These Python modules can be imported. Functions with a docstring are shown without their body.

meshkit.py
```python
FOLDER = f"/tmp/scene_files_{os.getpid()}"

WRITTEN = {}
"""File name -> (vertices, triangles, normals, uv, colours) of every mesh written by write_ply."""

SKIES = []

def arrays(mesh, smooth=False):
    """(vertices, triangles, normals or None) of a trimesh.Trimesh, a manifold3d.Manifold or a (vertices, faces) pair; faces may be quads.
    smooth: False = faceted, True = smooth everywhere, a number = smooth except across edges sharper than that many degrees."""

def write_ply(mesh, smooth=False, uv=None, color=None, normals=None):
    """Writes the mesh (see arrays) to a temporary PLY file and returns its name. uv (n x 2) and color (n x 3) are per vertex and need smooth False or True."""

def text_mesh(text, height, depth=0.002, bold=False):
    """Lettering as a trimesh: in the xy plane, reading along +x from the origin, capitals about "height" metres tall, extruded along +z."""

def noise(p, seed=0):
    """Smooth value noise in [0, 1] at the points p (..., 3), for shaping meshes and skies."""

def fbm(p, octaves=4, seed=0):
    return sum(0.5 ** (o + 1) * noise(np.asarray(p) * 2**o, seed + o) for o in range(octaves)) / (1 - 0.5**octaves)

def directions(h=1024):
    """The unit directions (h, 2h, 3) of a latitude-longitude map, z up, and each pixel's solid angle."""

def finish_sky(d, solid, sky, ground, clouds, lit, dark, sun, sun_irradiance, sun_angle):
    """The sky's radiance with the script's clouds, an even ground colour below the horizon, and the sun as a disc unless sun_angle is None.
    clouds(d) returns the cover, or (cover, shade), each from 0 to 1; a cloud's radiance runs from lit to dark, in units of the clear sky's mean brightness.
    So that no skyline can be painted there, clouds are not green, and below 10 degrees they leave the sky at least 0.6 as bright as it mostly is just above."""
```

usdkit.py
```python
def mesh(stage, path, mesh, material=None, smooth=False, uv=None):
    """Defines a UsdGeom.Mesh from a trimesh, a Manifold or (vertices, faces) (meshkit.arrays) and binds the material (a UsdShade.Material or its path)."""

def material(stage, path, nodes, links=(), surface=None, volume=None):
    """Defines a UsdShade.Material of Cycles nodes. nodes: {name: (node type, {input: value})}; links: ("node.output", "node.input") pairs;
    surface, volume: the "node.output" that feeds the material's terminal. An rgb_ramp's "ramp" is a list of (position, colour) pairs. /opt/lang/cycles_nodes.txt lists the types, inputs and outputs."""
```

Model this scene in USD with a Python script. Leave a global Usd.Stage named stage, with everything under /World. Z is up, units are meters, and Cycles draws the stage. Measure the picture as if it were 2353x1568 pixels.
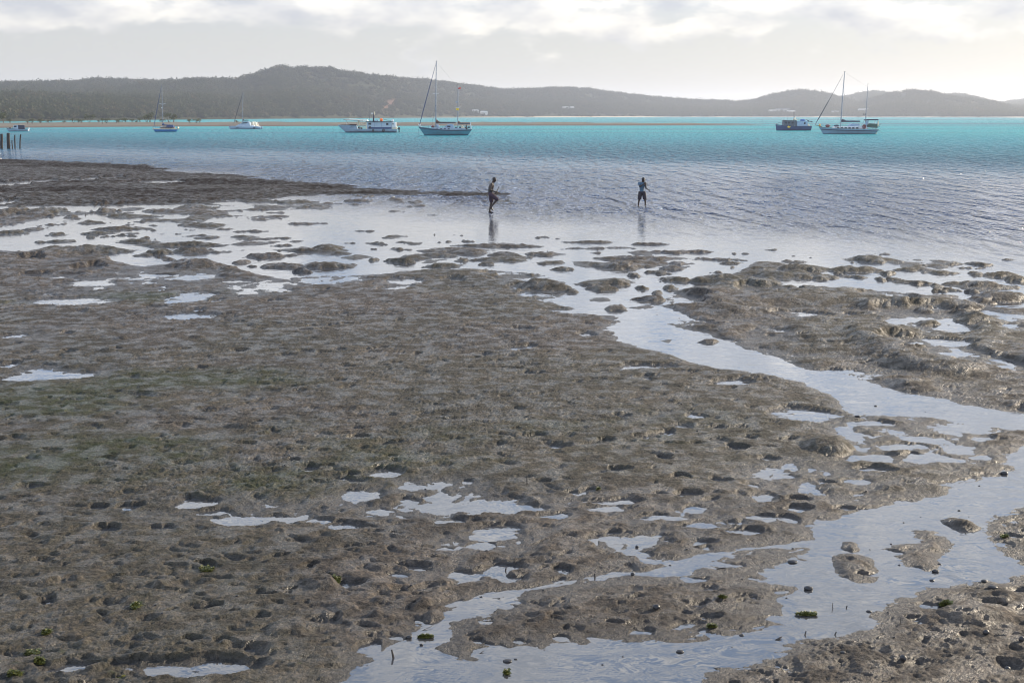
import math, random
import numpy as np
import trimesh, manifold3d, usdkit, meshkit
from pxr import Usd, UsdGeom, UsdLux, UsdShade, Gf, Sdf, Vt

random.seed(7)
RNG = np.random.default_rng(7)
stage = Usd.Stage.CreateInMemory()
UsdGeom.SetStageUpAxis(stage, UsdGeom.Tokens.z)
UsdGeom.SetStageMetersPerUnit(stage, 1.0)
WORLD = UsdGeom.Xform.Define(stage, '/World')
UsdGeom.Scope.Define(stage, '/World/Looks')

# ------------------------------------------------------------------ camera
CAM_H = 4.7
FPX, PW, PH, HORIZON = 2940.0, 2352.0, 1568.0, 264.0
PITCH = math.atan((PH / 2 - HORIZON) / FPX)
cam = UsdGeom.Camera.Define(stage, '/World/camera')
cam.CreateHorizontalApertureAttr(36.0)
cam.CreateVerticalApertureAttr(24.0)
cam.CreateFocalLengthAttr(36.0 * FPX / PW)
cam.CreateFStopAttr(0.0)
cam.CreateExposureAttr(1.65)
cam.CreateClippingRangeAttr(Gf.Vec2f(0.1, 60000))
cx = UsdGeom.Xformable(cam)
cx.AddTranslateOp().Set(Gf.Vec3d(0, 0, CAM_H))
cx.AddRotateXOp().Set(90 - math.degrees(PITCH))

# ------------------------------------------------------------------ sky and sun
SUN_EL, SUN_AZ = math.radians(18.0), math.radians(60.0)       # azimuth from +y towards +x
SUN_DIR = np.array([math.sin(SUN_AZ) * math.cos(SUN_EL), math.cos(SUN_AZ) * math.cos(SUN_EL), math.sin(SUN_EL)])
SKY_STRENGTH = 0.10
VEIL, VEIL_HIGH, CLOUD_LIT_LOW, CLOUD_DARK_LOW, CLOUD_LIT, CLOUD_DARK = (1.88, 1.87, 1.91), (1.22, 1.78, 2.95), (3.65, 3.45, 3.10), (1.95, 1.98, 2.08), (5.5, 5.45, 5.4), (2.6, 2.9, 3.4)
sky_mat = usdkit.material(stage, '/World/Looks/sky_look', {
    'sky': ('sky_texture', {'sky_type': 'single_scattering', 'sun_disc': False, 'sun_elevation': SUN_EL, 'sun_rotation': SUN_AZ,
                            'altitude': 0.0, 'air_density': 1.0, 'aerosol_density': 1.2, 'ozone_density': 1.0}),
    'tc': ('texture_coordinate', {}),
    'sep': ('separate_xyz', {}),
    'map': ('mapping', {'mapping_type': 'point', 'scale': (7.0, 7.0, 16.0), 'location': (3.1, 1.7, 0.35)}),
    'n': ('noise_texture', {'scale': 2.1, 'detail': 7.0, 'roughness': 0.55, 'distortion': 0.15}),
    'elev': ('map_range', {'range_type': 'smoothstep', 'from_min': 0.040, 'from_max': 0.075, 'to_min': -0.16, 'to_max': 0.07, 'clamp': True}),
    'sum': ('math', {'math_type': 'add'}),
    'zen': ('map_range', {'range_type': 'smoothstep', 'from_min': 0.30, 'from_max': 0.75, 'to_min': 0.0, 'to_max': -0.13, 'clamp': True}),
    'sum2': ('math', {'math_type': 'add'}),
    'cov': ('map_range', {'range_type': 'smoothstep', 'from_min': 0.45, 'from_max': 0.60, 'to_min': 0.0, 'to_max': 0.9, 'clamp': True}),
    'map2': ('mapping', {'mapping_type': 'point', 'scale': (7.0, 7.0, 16.0), 'location': (3.16, 1.64, 0.50)}),
    'n2': ('noise_texture', {'scale': 2.1, 'detail': 5.0, 'roughness': 0.5}),
    'shade': ('map_range', {'from_min': 0.40, 'from_max': 0.66, 'to_min': 1.0, 'to_max': 0.0, 'clamp': True}),
    # clouds brighten away from the hazy horizon; a thin veil lies between them
    'rise': ('map_range', {'range_type': 'smoothstep', 'from_min': 0.05, 'from_max': 0.17, 'to_min': 0.0, 'to_max': 1.0, 'clamp': True}),
    'lit': ('mix_color', {'a': CLOUD_LIT_LOW, 'b': CLOUD_LIT, 'use_clamp': False}),
    'dark': ('mix_color', {'a': CLOUD_DARK_LOW, 'b': CLOUD_DARK, 'use_clamp': False}),
    'veilc': ('mix_color', {'a': VEIL, 'b': VEIL_HIGH, 'use_clamp': False}),
    'veil': ('mix_color', {'use_clamp': False}),
    'veilf': ('map_range', {'range_type': 'smoothstep', 'from_min': 0.02, 'from_max': 0.60, 'to_min': 0.90, 'to_max': 0.45, 'clamp': True}),
    'cloud': ('mix_color', {'use_clamp': False}),
    'fin': ('mix_color', {'use_clamp': False}),
    'bg': ('background_shader', {'strength': SKY_STRENGTH}),
}, [('tc.generated', 'map.vector'), ('map.vector', 'n.vector'), ('tc.generated', 'sep.vector'), ('sep.z', 'elev.value'), ('sep.z', 'rise.value'), ('sep.z', 'veilf.value'),
    ('n.fac', 'sum.value1'), ('elev.result', 'sum.value2'), ('sep.z', 'zen.value'), ('sum.value', 'sum2.value1'), ('zen.result', 'sum2.value2'), ('sum2.value', 'cov.value'),
    ('tc.generated', 'map2.vector'), ('map2.vector', 'n2.vector'), ('n2.fac', 'shade.value'),
    ('rise.result', 'lit.fac'), ('rise.result', 'dark.fac'), ('shade.result', 'cloud.fac'), ('dark.result', 'cloud.a'), ('lit.result', 'cloud.b'),
    ('rise.result', 'veilc.fac'), ('veilc.result', 'veil.b'), ('sky.color', 'veil.a'), ('veilf.result', 'veil.fac'), ('cov.result', 'fin.fac'), ('veil.result', 'fin.a'), ('cloud.result', 'fin.b'), ('fin.result', 'bg.color')],
    surface='bg.background')
dome = UsdLux.DomeLight.Define(stage, '/World/sky')
UsdShade.MaterialBindingAPI.Apply(dome.GetPrim()).Bind(sky_mat)
dome.GetPrim().SetCustomDataByKey('kind', 'structure')
sun = UsdLux.DistantLight.Define(stage, '/World/sun')
sun.CreateNormalizeAttr(True)
sun.CreateIntensityAttr(0.68)
sun.CreateAngleAttr(0.5)
sun.CreateColorAttr(Gf.Vec3f(1.0, 0.85, 0.65))
# the light shines along its -z axis: +z points at the sun
UsdGeom.Xformable(sun).AddTransformOp().Set(Gf.Matrix4d().SetRotate(Gf.Rotation(Gf.Vec3d(0, 0, 1), Gf.Vec3d(*SUN_DIR))))


# ------------------------------------------------------------------ helpers
def ground(u, v, z=0.0):
    """The point of the plane at height z that the photograph's pixel (u, v) of 2352 x 1568 shows."""
    a, b = (u - PW / 2) / FPX, (PH / 2 - v) / FPX
    cp, sp = math.cos(PITCH), math.sin(PITCH)
    dx, dy, dz = a, cp + b * sp, b * cp - sp
    t = (z - CAM_H) / dz
    return np.array([dx * t, dy * t, z])


def at_distance(u, v, y):
    """The point at forward distance y on the ray through the pixel."""
    a, b = (u - PW / 2) / FPX, (PH / 2 - v) / FPX
    cp, sp = math.cos(PITCH), math.sin(PITCH)
    t = y / (cp + b * sp)
    return np.array([a * t, y, CAM_H + (b * cp - sp) * t])


USED = {}


def numbered(name, parent='/World'):
    k = USED.get((parent, name), 0)
    USED[(parent, name)] = k + 1
    return name if k == 0 else f'{name}_{k:03d}'


def tag(p, label=None, category=None, group=None, kind=None):
    p = p.GetPrim() if hasattr(p, 'GetPrim') else p
    for k, v in dict(label=label, category=category, group=group, kind=kind).items():
        if v:
            p.SetCustomDataByKey(k, v)
    return p


def thing(name, label, category, loc=(0, 0, 0), rotz=0.0, group=None, scale=None):
    x = UsdGeom.Xform.Define(stage, '/World/' + numbered(name))
    x.AddTranslateOp().Set(Gf.Vec3d(*map(float, loc)))
    x.AddRotateZOp().Set(math.degrees(rotz))
    if scale is not None:
        x.AddScaleOp().Set(Gf.Vec3f(*map(float, scale)))
    return tag(x, label, category, group)


def copy_of(root, loc, rotz, label=None, group=None, scale=None):
    was = root.GetCustomData()
    base = root.GetName().rsplit('_0', 1)[0]
    o = thing(base, label or was['label'], was['category'], loc, rotz, group or was.get('group'), scale)
    UsdGeom.Xformable(o).GetPrim().GetReferences().AddInternalReference(root.GetPath())
    o.SetInstanceable(True)
    return o


def part(name, mesh, m, parent=None, smooth=False, label=None):
    base = str(parent.GetPath()) if parent is not None else '/World'
    g = usdkit.mesh(stage, base + '/' + numbered(name, base), mesh, m, smooth=smooth)
    if label:
        tag(g, label)
    return g.GetPrim()


def box(x0, x1, y0, y1, z0, z1, bev=0.0):
    if bev <= 0:
        m = trimesh.creation.box((x1 - x0, y1 - y0, z1 - z0))
        m.apply_translation(((x0 + x1) / 2, (y0 + y1) / 2, (z0 + z1) / 2))
        return m
    p = []
    for x in (x0, x1):
        for y in (y0, y1):
            for z in (z0, z1):
                sx, sy, sz = (1 if x == x0 else -1), (1 if y == y0 else -1), (1 if z == z0 else -1)
                p += [(x + sx * bev, y + sy * bev, z), (x + sx * bev, y, z + sz * bev), (x, y + sy * bev, z + sz * bev)]
    return trimesh.convex.convex_hull(np.array(p))


def prism(poly_xz, y0, y1):
    """A shape drawn in the x-z plane, extended from y0 to y1 (convex or not)."""
    from shapely.geometry import Polygon
    m = trimesh.creation.extrude_polygon(Polygon(poly_xz), y1 - y0, engine='earcut')
    v = m.vertices.copy()
    m.vertices = np.column_stack([v[:, 0], y0 + v[:, 2], v[:, 1]])
    m.invert()
    return m


def tube(pts, radii, n=8, squash=1.0):
    pts = np.asarray(pts, float)
    radii = np.full(len(pts), radii) if np.ndim(radii) == 0 else np.asarray(radii, float)
    v, f = [], []
    for i, p in enumerate(pts):
        d = pts[min(i + 1, len(pts) - 1)] - pts[max(i - 1, 0)]
        d = d / (np.linalg.norm(d) + 1e-12)
        a = np.cross(d, (0, 0, 1) if abs(d[2]) < 0.9 else (0, 1, 0))
        a /= np.linalg.norm(a)
        b = np.cross(a, d)
        for k in range(n):
            w = 2 * math.pi * k / n
            v.append(p + radii[i] * (a * math.cos(w) + b * math.sin(w) * squash))
    for i in range(len(pts) - 1):
        for k in range(n):
            q, r = i * n + k, i * n + (k + 1) % n
            f += [(q, r, r + n), (q, r + n, q + n)]
    v += [pts[0], pts[-1]]
    e, l = len(v) - 2, (len(pts) - 1) * n
    for k in range(n):
        f += [(e, (k + 1) % n, k), (e + 1, l + k, l + (k + 1) % n)]
    m = trimesh.Trimesh(np.array(v), np.array(f), process=False)
    return m


def join(*ms):
    return trimesh.util.concatenate(list(ms))


def blob(r, sub=2, rough=0.15, seed=0, scale=(1, 1, 1), freq=1.6):
    m = trimesh.creation.icosphere(subdivisions=sub, radius=1.0)
    v = m.vertices
    k = 1 + rough * 2 * (meshkit.fbm(v * freq + 11.3 + seed * 7.7, 3, seed) - 0.5)
    m.vertices = v * k[:, None] * np.asarray(scale) * r
    return m


TABLES = {}


def vn(x, y, seed=0):
    """Smooth value noise in [-1, 1] on the plane."""
    if seed not in TABLES:
        TABLES[seed] = np.random.default_rng(1000 + seed).uniform(-1, 1, (256, 256)).astype(np.float32)
    t = TABLES[seed]
    ix, iy = np.floor(x), np.floor(y)
    fx, fy = (x - ix).astype(np.float32), (y - iy).astype(np.float32)
    ix, iy = ix.astype(np.int64) & 255, iy.astype(np.int64) & 255
    fx, fy = fx * fx * fx * (fx * (fx * 6 - 15) + 10), fy * fy * fy * (fy * (fy * 6 - 15) + 10)
    jx, jy = (ix + 1) & 255, (iy + 1) & 255
    a = t[ix, iy] * (1 - fx) + t[jx, iy] * fx
    b = t[ix, jy] * (1 - fx) + t[jx, jy] * fx
    return a * (1 - fy) + b * fy


def fbm2(x, y, octaves=4, seed=0, gain=0.5):
    s, a, n = 0.0, 1.0, 0.0
    for o in range(octaves):
        c, d = math.cos(0.6 * o), math.sin(0.6 * o)
        s = s + a * vn((x * c - y * d) * 2 ** o + 17.3 * o, (x * d + y * c) * 2 ** o - 9.1 * o, seed + o)
        n += a
        a *= gain
    return s / n


def smooth01(t):
    t = np.clip(t, 0, 1)
    return t * t * (3 - 2 * t)


# ------------------------------------------------------------------ materials
def paint(name, color, rough=0.5, var=0.12, scale=3.0, metallic=0.0, spec=0.5):
    c = np.asarray(color, float)
    return usdkit.material(stage, '/World/Looks/' + name, {
        'tc': ('texture_coordinate', {}),
        'n': ('noise_texture', {'scale': scale, 'detail': 5.0, 'roughness': 0.6}),
        'r': ('rgb_ramp', {'ramp': [(0.3, tuple(c * (1 - var))), (0.7, tuple(np.minimum(c * (1 + var), 0.9)))]}),
        'p': ('principled_bsdf', {'roughness': rough, 'metallic': metallic, 'specular_ior_level': spec}),
    }, [('tc.object', 'n.vector'), ('n.fac', 'r.fac'), ('r.color', 'p.base_color')], surface='p.BSDF')


# mud: grey silt, olive algae film and brown weed where the primvars say so; wet where it lies low
mud_mat = usdkit.material(stage, '/World/Looks/mud_look', {
    'geo': ('geometry', {}),
    'sep': ('separate_xyz', {}),
    'n1': ('noise_texture', {'scale': 0.55, 'detail': 6.0, 'roughness': 0.6}),
    'c1': ('rgb_ramp', {'ramp': [(0.28, (0.030, 0.025, 0.021)), (0.5, (0.054, 0.045, 0.0375)), (0.75, (0.090, 0.073, 0.058))]}),
    'n2': ('noise_texture', {'scale': 13.0, 'detail': 9.0, 'roughness': 0.78}),
    'c2': ('rgb_ramp', {'ramp': [(0.38, (0.22, 0.22, 0.23)), (0.5, (0.92, 0.91, 0.89)), (0.62, (2.1, 2.0, 1.85))]}),
    'm1': ('mix_color', {'blend_type': 'multiply', 'fac': 0.85, 'use_clamp': False}),
    'al': ('attribute', {'attribute': 'algae'}),
    'nal': ('noise_texture', {'scale': 5.0, 'detail': 7.0, 'roughness': 0.7}),
    'nalr': ('map_range', {'from_min': 0.36, 'from_max': 0.60, 'to_min': 0.45, 'to_max': 1.0, 'clamp': True}),
    'alf': ('math', {'math_type': 'multiply', 'use_clamp': True}),
    'm2': ('mix_color', {'b': (0.022, 0.028, 0.005), 'use_clamp': False}),
    'br': ('attribute', {'attribute': 'brown'}),
    'm3': ('mix_color', {'b': (0.017, 0.011, 0.0075), 'use_clamp': False}),
    'wet': ('map_range', {'range_type': 'smoothstep', 'from_min': 0.0, 'from_max': 0.055, 'to_min': 1.0, 'to_max': 0.0, 'clamp': True}),
    'wetc': ('mix_color', {'b': (0.030, 0.028, 0.027), 'use_clamp': False}),
    'wetf': ('math', {'math_type': 'multiply', 'value2': 0.65}),
    'nr': ('noise_texture', {'scale': 2.6, 'detail': 7.0, 'roughness': 0.68}),
    'rr': ('map_range', {'from_min': 0.40, 'from_max': 0.56, 'to_min': 0.25, 'to_max': 0.85, 'clamp': True}),
    'rw': ('mix_float', {'b': 0.36}),
    'nb1': ('noise_texture', {'scale': 22.0, 'detail': 8.0, 'roughness': 0.7}),
    'nb2': ('noise_texture', {'scale': 6.0, 'detail': 5.0, 'roughness': 0.6}),
    'bsum': ('math', {'math_type': 'multiply_add', 'value2': 1.6}),
    'bump': ('bump', {'strength': 0.9, 'distance': 0.05}),
    'sp': ('mix_float', {'a': 0.30, 'b': 0.02}),
    'p': ('principled_bsdf', {}),
}, [('br.fac', 'sp.fac'), ('sp.result', 'p.specular_ior_level'), ('geo.position', 'n1.vector'), ('geo.position', 'n2.vector'), ('geo.position', 'nal.vector'), ('geo.position', 'nr.vector'),
    ('geo.position', 'nb1.vector'), ('geo.position', 'nb2.vector'), ('geo.position', 'sep.vector'),
    ('n1.fac', 'c1.fac'), ('n2.fac', 'c2.fac'), ('c1.color', 'm1.a'), ('c2.color', 'm1.b'),
    ('nal.fac', 'nalr.value'), ('al.fac', 'alf.value1'), ('nalr.result', 'alf.value2'), ('alf.value', 'm2.fac'), ('m1.result', 'm2.a'),
    ('br.fac', 'm3.fac'), ('m2.result', 'm3.a'), ('sep.z', 'wet.value'), ('wet.result', 'wetf.value1'), ('wetf.value', 'wetc.fac'), ('m3.result', 'wetc.a'),
    ('wetc.result', 'p.base_color'), ('nr.fac', 'rr.value'), ('rr.result', 'rw.a'), ('wet.result', 'rw.fac'), ('rw.result', 'p.roughness'),
    ('nb2.fac', 'bsum.value1'), ('nb1.fac', 'bsum.value3'), ('bsum.value', 'bump.height'), ('bump.normal', 'p.normal')], surface='p.BSDF')


# water: clear and calm over the mud, choppy and turquoise where it is deep over sand
def water_material():
    nodes = {
        'geo': ('geometry', {}),
        'sep': ('separate_xyz', {}),
        'skew': ('math', {'math_type': 'multiply_add', 'value2': 0.67}),
        'edge_n': ('noise_texture', {'scale': 0.02, 'detail': 4.0, 'roughness': 0.55}),
        'edge': ('math', {'math_type': 'multiply_add', 'value2': 60.0}),
        'q': ('math', {'math_type': 'add', 'value2': -30.0}),
        # colour of the water body by the distance out from the flats
        'qn': ('map_range', {'from_min': 40.0, 'from_max': 440.0, 'to_min': 0.0, 'to_max': 1.0, 'clamp': True}),
        'body': ('rgb_ramp', {'ramp': [(0.0, (0.045, 0.055, 0.085)), (0.10, (0.028, 0.056, 0.125)), (0.22, (0.010, 0.078, 0.150)), (0.34, (0.003, 0.098, 0.155)),
                                       (0.60, (0.002, 0.215, 0.280)), (1.0, (0.003, 0.320, 0.360))]}),
        'bandmap': ('mapping', {'scale': (0.0016, 0.011, 1.0)}),
        'bandn': ('noise_texture', {'scale': 1.0, 'detail': 3.0, 'roughness': 0.5}),
        'bandr': ('map_range', {'from_min': 0.50, 'from_max': 0.64, 'to_min': 0.0, 'to_max': 0.75, 'clamp': True}),
        'bandfar': ('map_range', {'range_type': 'smoothstep', 'from_min': 230.0, 'from_max': 420.0, 'to_min': 0.0, 'to_max': 1.0, 'clamp': True}),
        'bandf': ('math', {'math_type': 'multiply'}),
        'body2': ('mix_color', {'b': (0.06, 0.085, 0.14), 'use_clamp': False}),
        # chop
        'wm': ('mapping', {'scale': (3.3, 1.05, 1.0), 'rotation': (0, 0, 0.12)}),
        'w1': ('noise_texture', {'scale': 1.0, 'detail': 1.2, 'roughness': 0.45, 'distortion': 0.6}),
        'wm2': ('mapping', {'scale': (0.85, 0.19, 1.0), 'rotation': (0, 0, -0.05)}),
        'w2': ('noise_texture', {'scale': 1.0, 'detail': 1.5, 'roughness': 0.5, 'distortion': 0.5}),
        'wsum': ('math', {'math_type': 'multiply_add', 'value2': 3.5}),
        'west': ('math', {'math_type': 'minimum', 'value2': 0.0}),
        'qw': ('math', {'math_type': 'multiply_add', 'value2': 0.43}),
        'wd': ('map_range', {'range_type': 'smoothstep', 'from_min': -25.0, 'from_max': -4.0, 'to_min': -13.0, 'to_max': 0.0, 'clamp': True}),
        'qc': ('math', {'math_type': 'add'}),
        'calm': ('map_range', {'range_type': 'smoothstep', 'from_min': 44.0, 'from_max': 60.0, 'to_min': 0.03, 'to_max': 1.0, 'clamp': True}),
        'bump': ('bump', {'distance': 0.9}),
        'rough': ('map_range', {'range_type': 'smoothstep', 'from_min': 90.0, 'from_max': 175.0, 'to_min': 0.05, 'to_max': 0.32, 'clamp': True}),
        'spec': ('map_range', {'range_type': 'smoothstep', 'from_min': 68.0, 'from_max': 155.0, 'to_min': 0.5, 'to_max': 0.04, 'clamp': True}),
        'deep': ('principled_bsdf', {'ior': 1.33}),
        # near: a film over the mud
        'nm': ('mapping', {'scale': (2.2, 3.6, 1.0), 'rotation': (0, 0, 0.5)}),
        'nw': ('noise_texture', {'scale': 1.0, 'detail': 3.0, 'roughness': 0.5, 'distortion': 0.8}),
        'nbump': ('bump', {'strength': 0.18, 'distance': 0.05}),
        'fres': ('fresnel', {'IOR': 2.2}),
        'clear': ('transparent_bsdf', {'color': (0.86, 0.84, 0.82)}),
        'silt': ('diffuse_bsdf', {'color': (0.085, 0.082, 0.082)}),
        'cs': ('mix_closure', {'fac': 0.35}),
        'gl': ('glossy_bsdf', {'color': (1, 1, 1), 'roughness': 0.02}),
        'shallow': ('mix_closure', {}),
        'out': ('map_range', {'range_type': 'smoothstep', 'from_min': 45.0, 'from_max': 72.0, 'to_min': 0.0, 'to_max': 1.0, 'clamp': True}),
        'mix': ('mix_closure', {}),
    }
    links = [('geo.position', 'sep.vector'), ('geo.position', 'edge_n.vector'), ('sep.x', 'skew.value1'), ('sep.y', 'skew.value3'),
             ('edge_n.fac', 'edge.value1'), ('skew.value', 'edge.value3'), ('edge.value', 'q.value1'), ('q.value', 'qn.value'), ('qn.result', 'body.fac'),
             ('geo.position', 'bandmap.vector'), ('bandmap.vector', 'bandn.vector'), ('bandn.fac', 'bandr.value'), ('sep.y', 'bandfar.value'),
             ('bandr.result', 'bandf.value1'), ('bandfar.result', 'bandf.value2'), ('bandf.value', 'body2.fac'), ('body.color', 'body2.a'), ('body2.result', 'deep.base_color'),
             ('geo.position', 'wm.vector'), ('wm.vector', 'w1.vector'), ('geo.position', 'wm2.vector'), ('wm2.vector', 'w2.vector'),
             ('w2.fac', 'wsum.value1'), ('w1.fac', 'wsum.value3'), ('wsum.value', 'bump.height'), ('sep.x', 'west.value1'), ('west.value', 'qw.value1'), ('q.value', 'qw.value3'), ('sep.x', 'wd.value'), ('qw.value', 'qc.value1'), ('wd.result', 'qc.value2'), ('qc.value', 'calm.value'), ('calm.result', 'bump.strength'),
             ('bump.normal', 'deep.normal'), ('q.value', 'rough.value'), ('rough.result', 'deep.roughness'), ('q.value', 'spec.value'), ('spec.result', 'deep.specular_ior_level'),
             ('geo.position', 'nm.vector'), ('nm.vector', 'nw.vector'), ('nw.fac', 'nbump.height'), ('nbump.normal', 'gl.normal'),
             ('clear.BSDF', 'cs.closure1'), ('silt.BSDF', 'cs.closure2'), ('fres.fac', 'shallow.fac'), ('cs.closure', 'shallow.closure1'), ('gl.BSDF', 'shallow.closure2'),
             ('qc.value', 'out.value'), ('out.result', 'mix.fac'), ('shallow.closure', 'mix.closure1'), ('deep.BSDF', 'mix.closure2')]
    return usdkit.material(stage, '/World/Looks/water_look', nodes, links, surface='mix.closure')


water_mat = water_material()

# ------------------------------------------------------------------ the mudflat
# traced outlines, in pixels of the photograph at 2352 x 1568; each is carried to the plane of the tide
MAIN = [(-900, 575), (0, 575), (150, 580), (230, 598), (330, 612), (420, 602), (500, 609), (560, 624), (640, 640), (800, 634), (900, 627), (1000, 619), (1100, 622), (1200, 628),
        (1290, 640), (1330, 668), (1262, 690), (1290, 702), (1330, 714), (1425, 727), (1395, 755), (1415, 782), (1470, 800), (1560, 822), (1650, 850), (1760, 862), (1850, 882),
        (1900, 906), (1960, 947), (2050, 957), (2150, 962), (2240, 977), (2352, 990), (2700, 1000), (2700, 1015), (2352, 1026), (2302, 1050), (2338, 1075), (2306, 1091), (2185, 1112),
        (2162, 1130), (2012, 1168), (1854, 1207), (1850, 1238), (1827, 1245), (1696, 1261), (1584, 1278), (1498, 1304), (1358, 1329), (1236, 1345), (1104, 1370),
        (1046, 1406), (955, 1440), (896, 1469), (837, 1505), (790, 1551), (700, 1700), (-900, 1700)]
RIGHT = [(1455, 706), (1530, 691), (1560, 670), (1640, 655), (1760, 640), (1800, 656), (1900, 668), (2010, 665), (2100, 690), (2180, 690), (2240, 720), (2352, 735), (2900, 745),
         (2900, 1000), (2352, 947), (2240, 932), (2150, 914), (2060, 895), (1960, 862), (1850, 840), (1760, 812), (1690, 790), (1640, 766), (1560, 746), (1500, 723)]
CORNER = [(2800, 1310), (2352, 1320), (2266, 1340), (2130, 1351), (2108, 1378), (2049, 1397), (2035, 1415), (2012, 1451), (1922, 1465), (1831, 1492), (1777, 1514), (1696, 1537),
          (1619, 1560), (1500, 1700), (3000, 1700)]
SPIT = [(2900, 1150), (2352, 1166), (2293, 1197), (2275, 1229), (2289, 1261), (2320, 1279), (2352, 1283), (2900, 1290)]
ISLAND_A = [(1032, 1487), (1064, 1437), (1177, 1397), (1245, 1360), (1358, 1340), (1584, 1324), (1641, 1304), (1673, 1284), (1741, 1268), (1831, 1263), (1809, 1279), (1709, 1306),
            (1741, 1324), (1696, 1338), (1809, 1351), (1786, 1388), (1800, 1428), (1741, 1442), (1650, 1446), (1560, 1460), (1381, 1460), (1245, 1483), (1109, 1496), (1064, 1505)]
ISLAND_C = [(2031, 1261), (2121, 1252), (2108, 1220), (2130, 1218), (2166, 1238), (2185, 1256), (2157, 1292), (2162, 1311), (2094, 1306), (2058, 1283)]
BANK = [(-900, 358), (0, 365), (168, 372), (337, 380), (404, 387), (350, 393), (471, 397), (572, 404), (673, 416), (792, 424), (842, 432), (927, 438), (1028, 440), (1112, 442),
        (1179, 446), (1129, 450), (927, 448), (792, 446), (657, 453), (572, 461), (471, 468), (337, 471), (135, 473), (0, 475), (-900, 475)]
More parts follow.
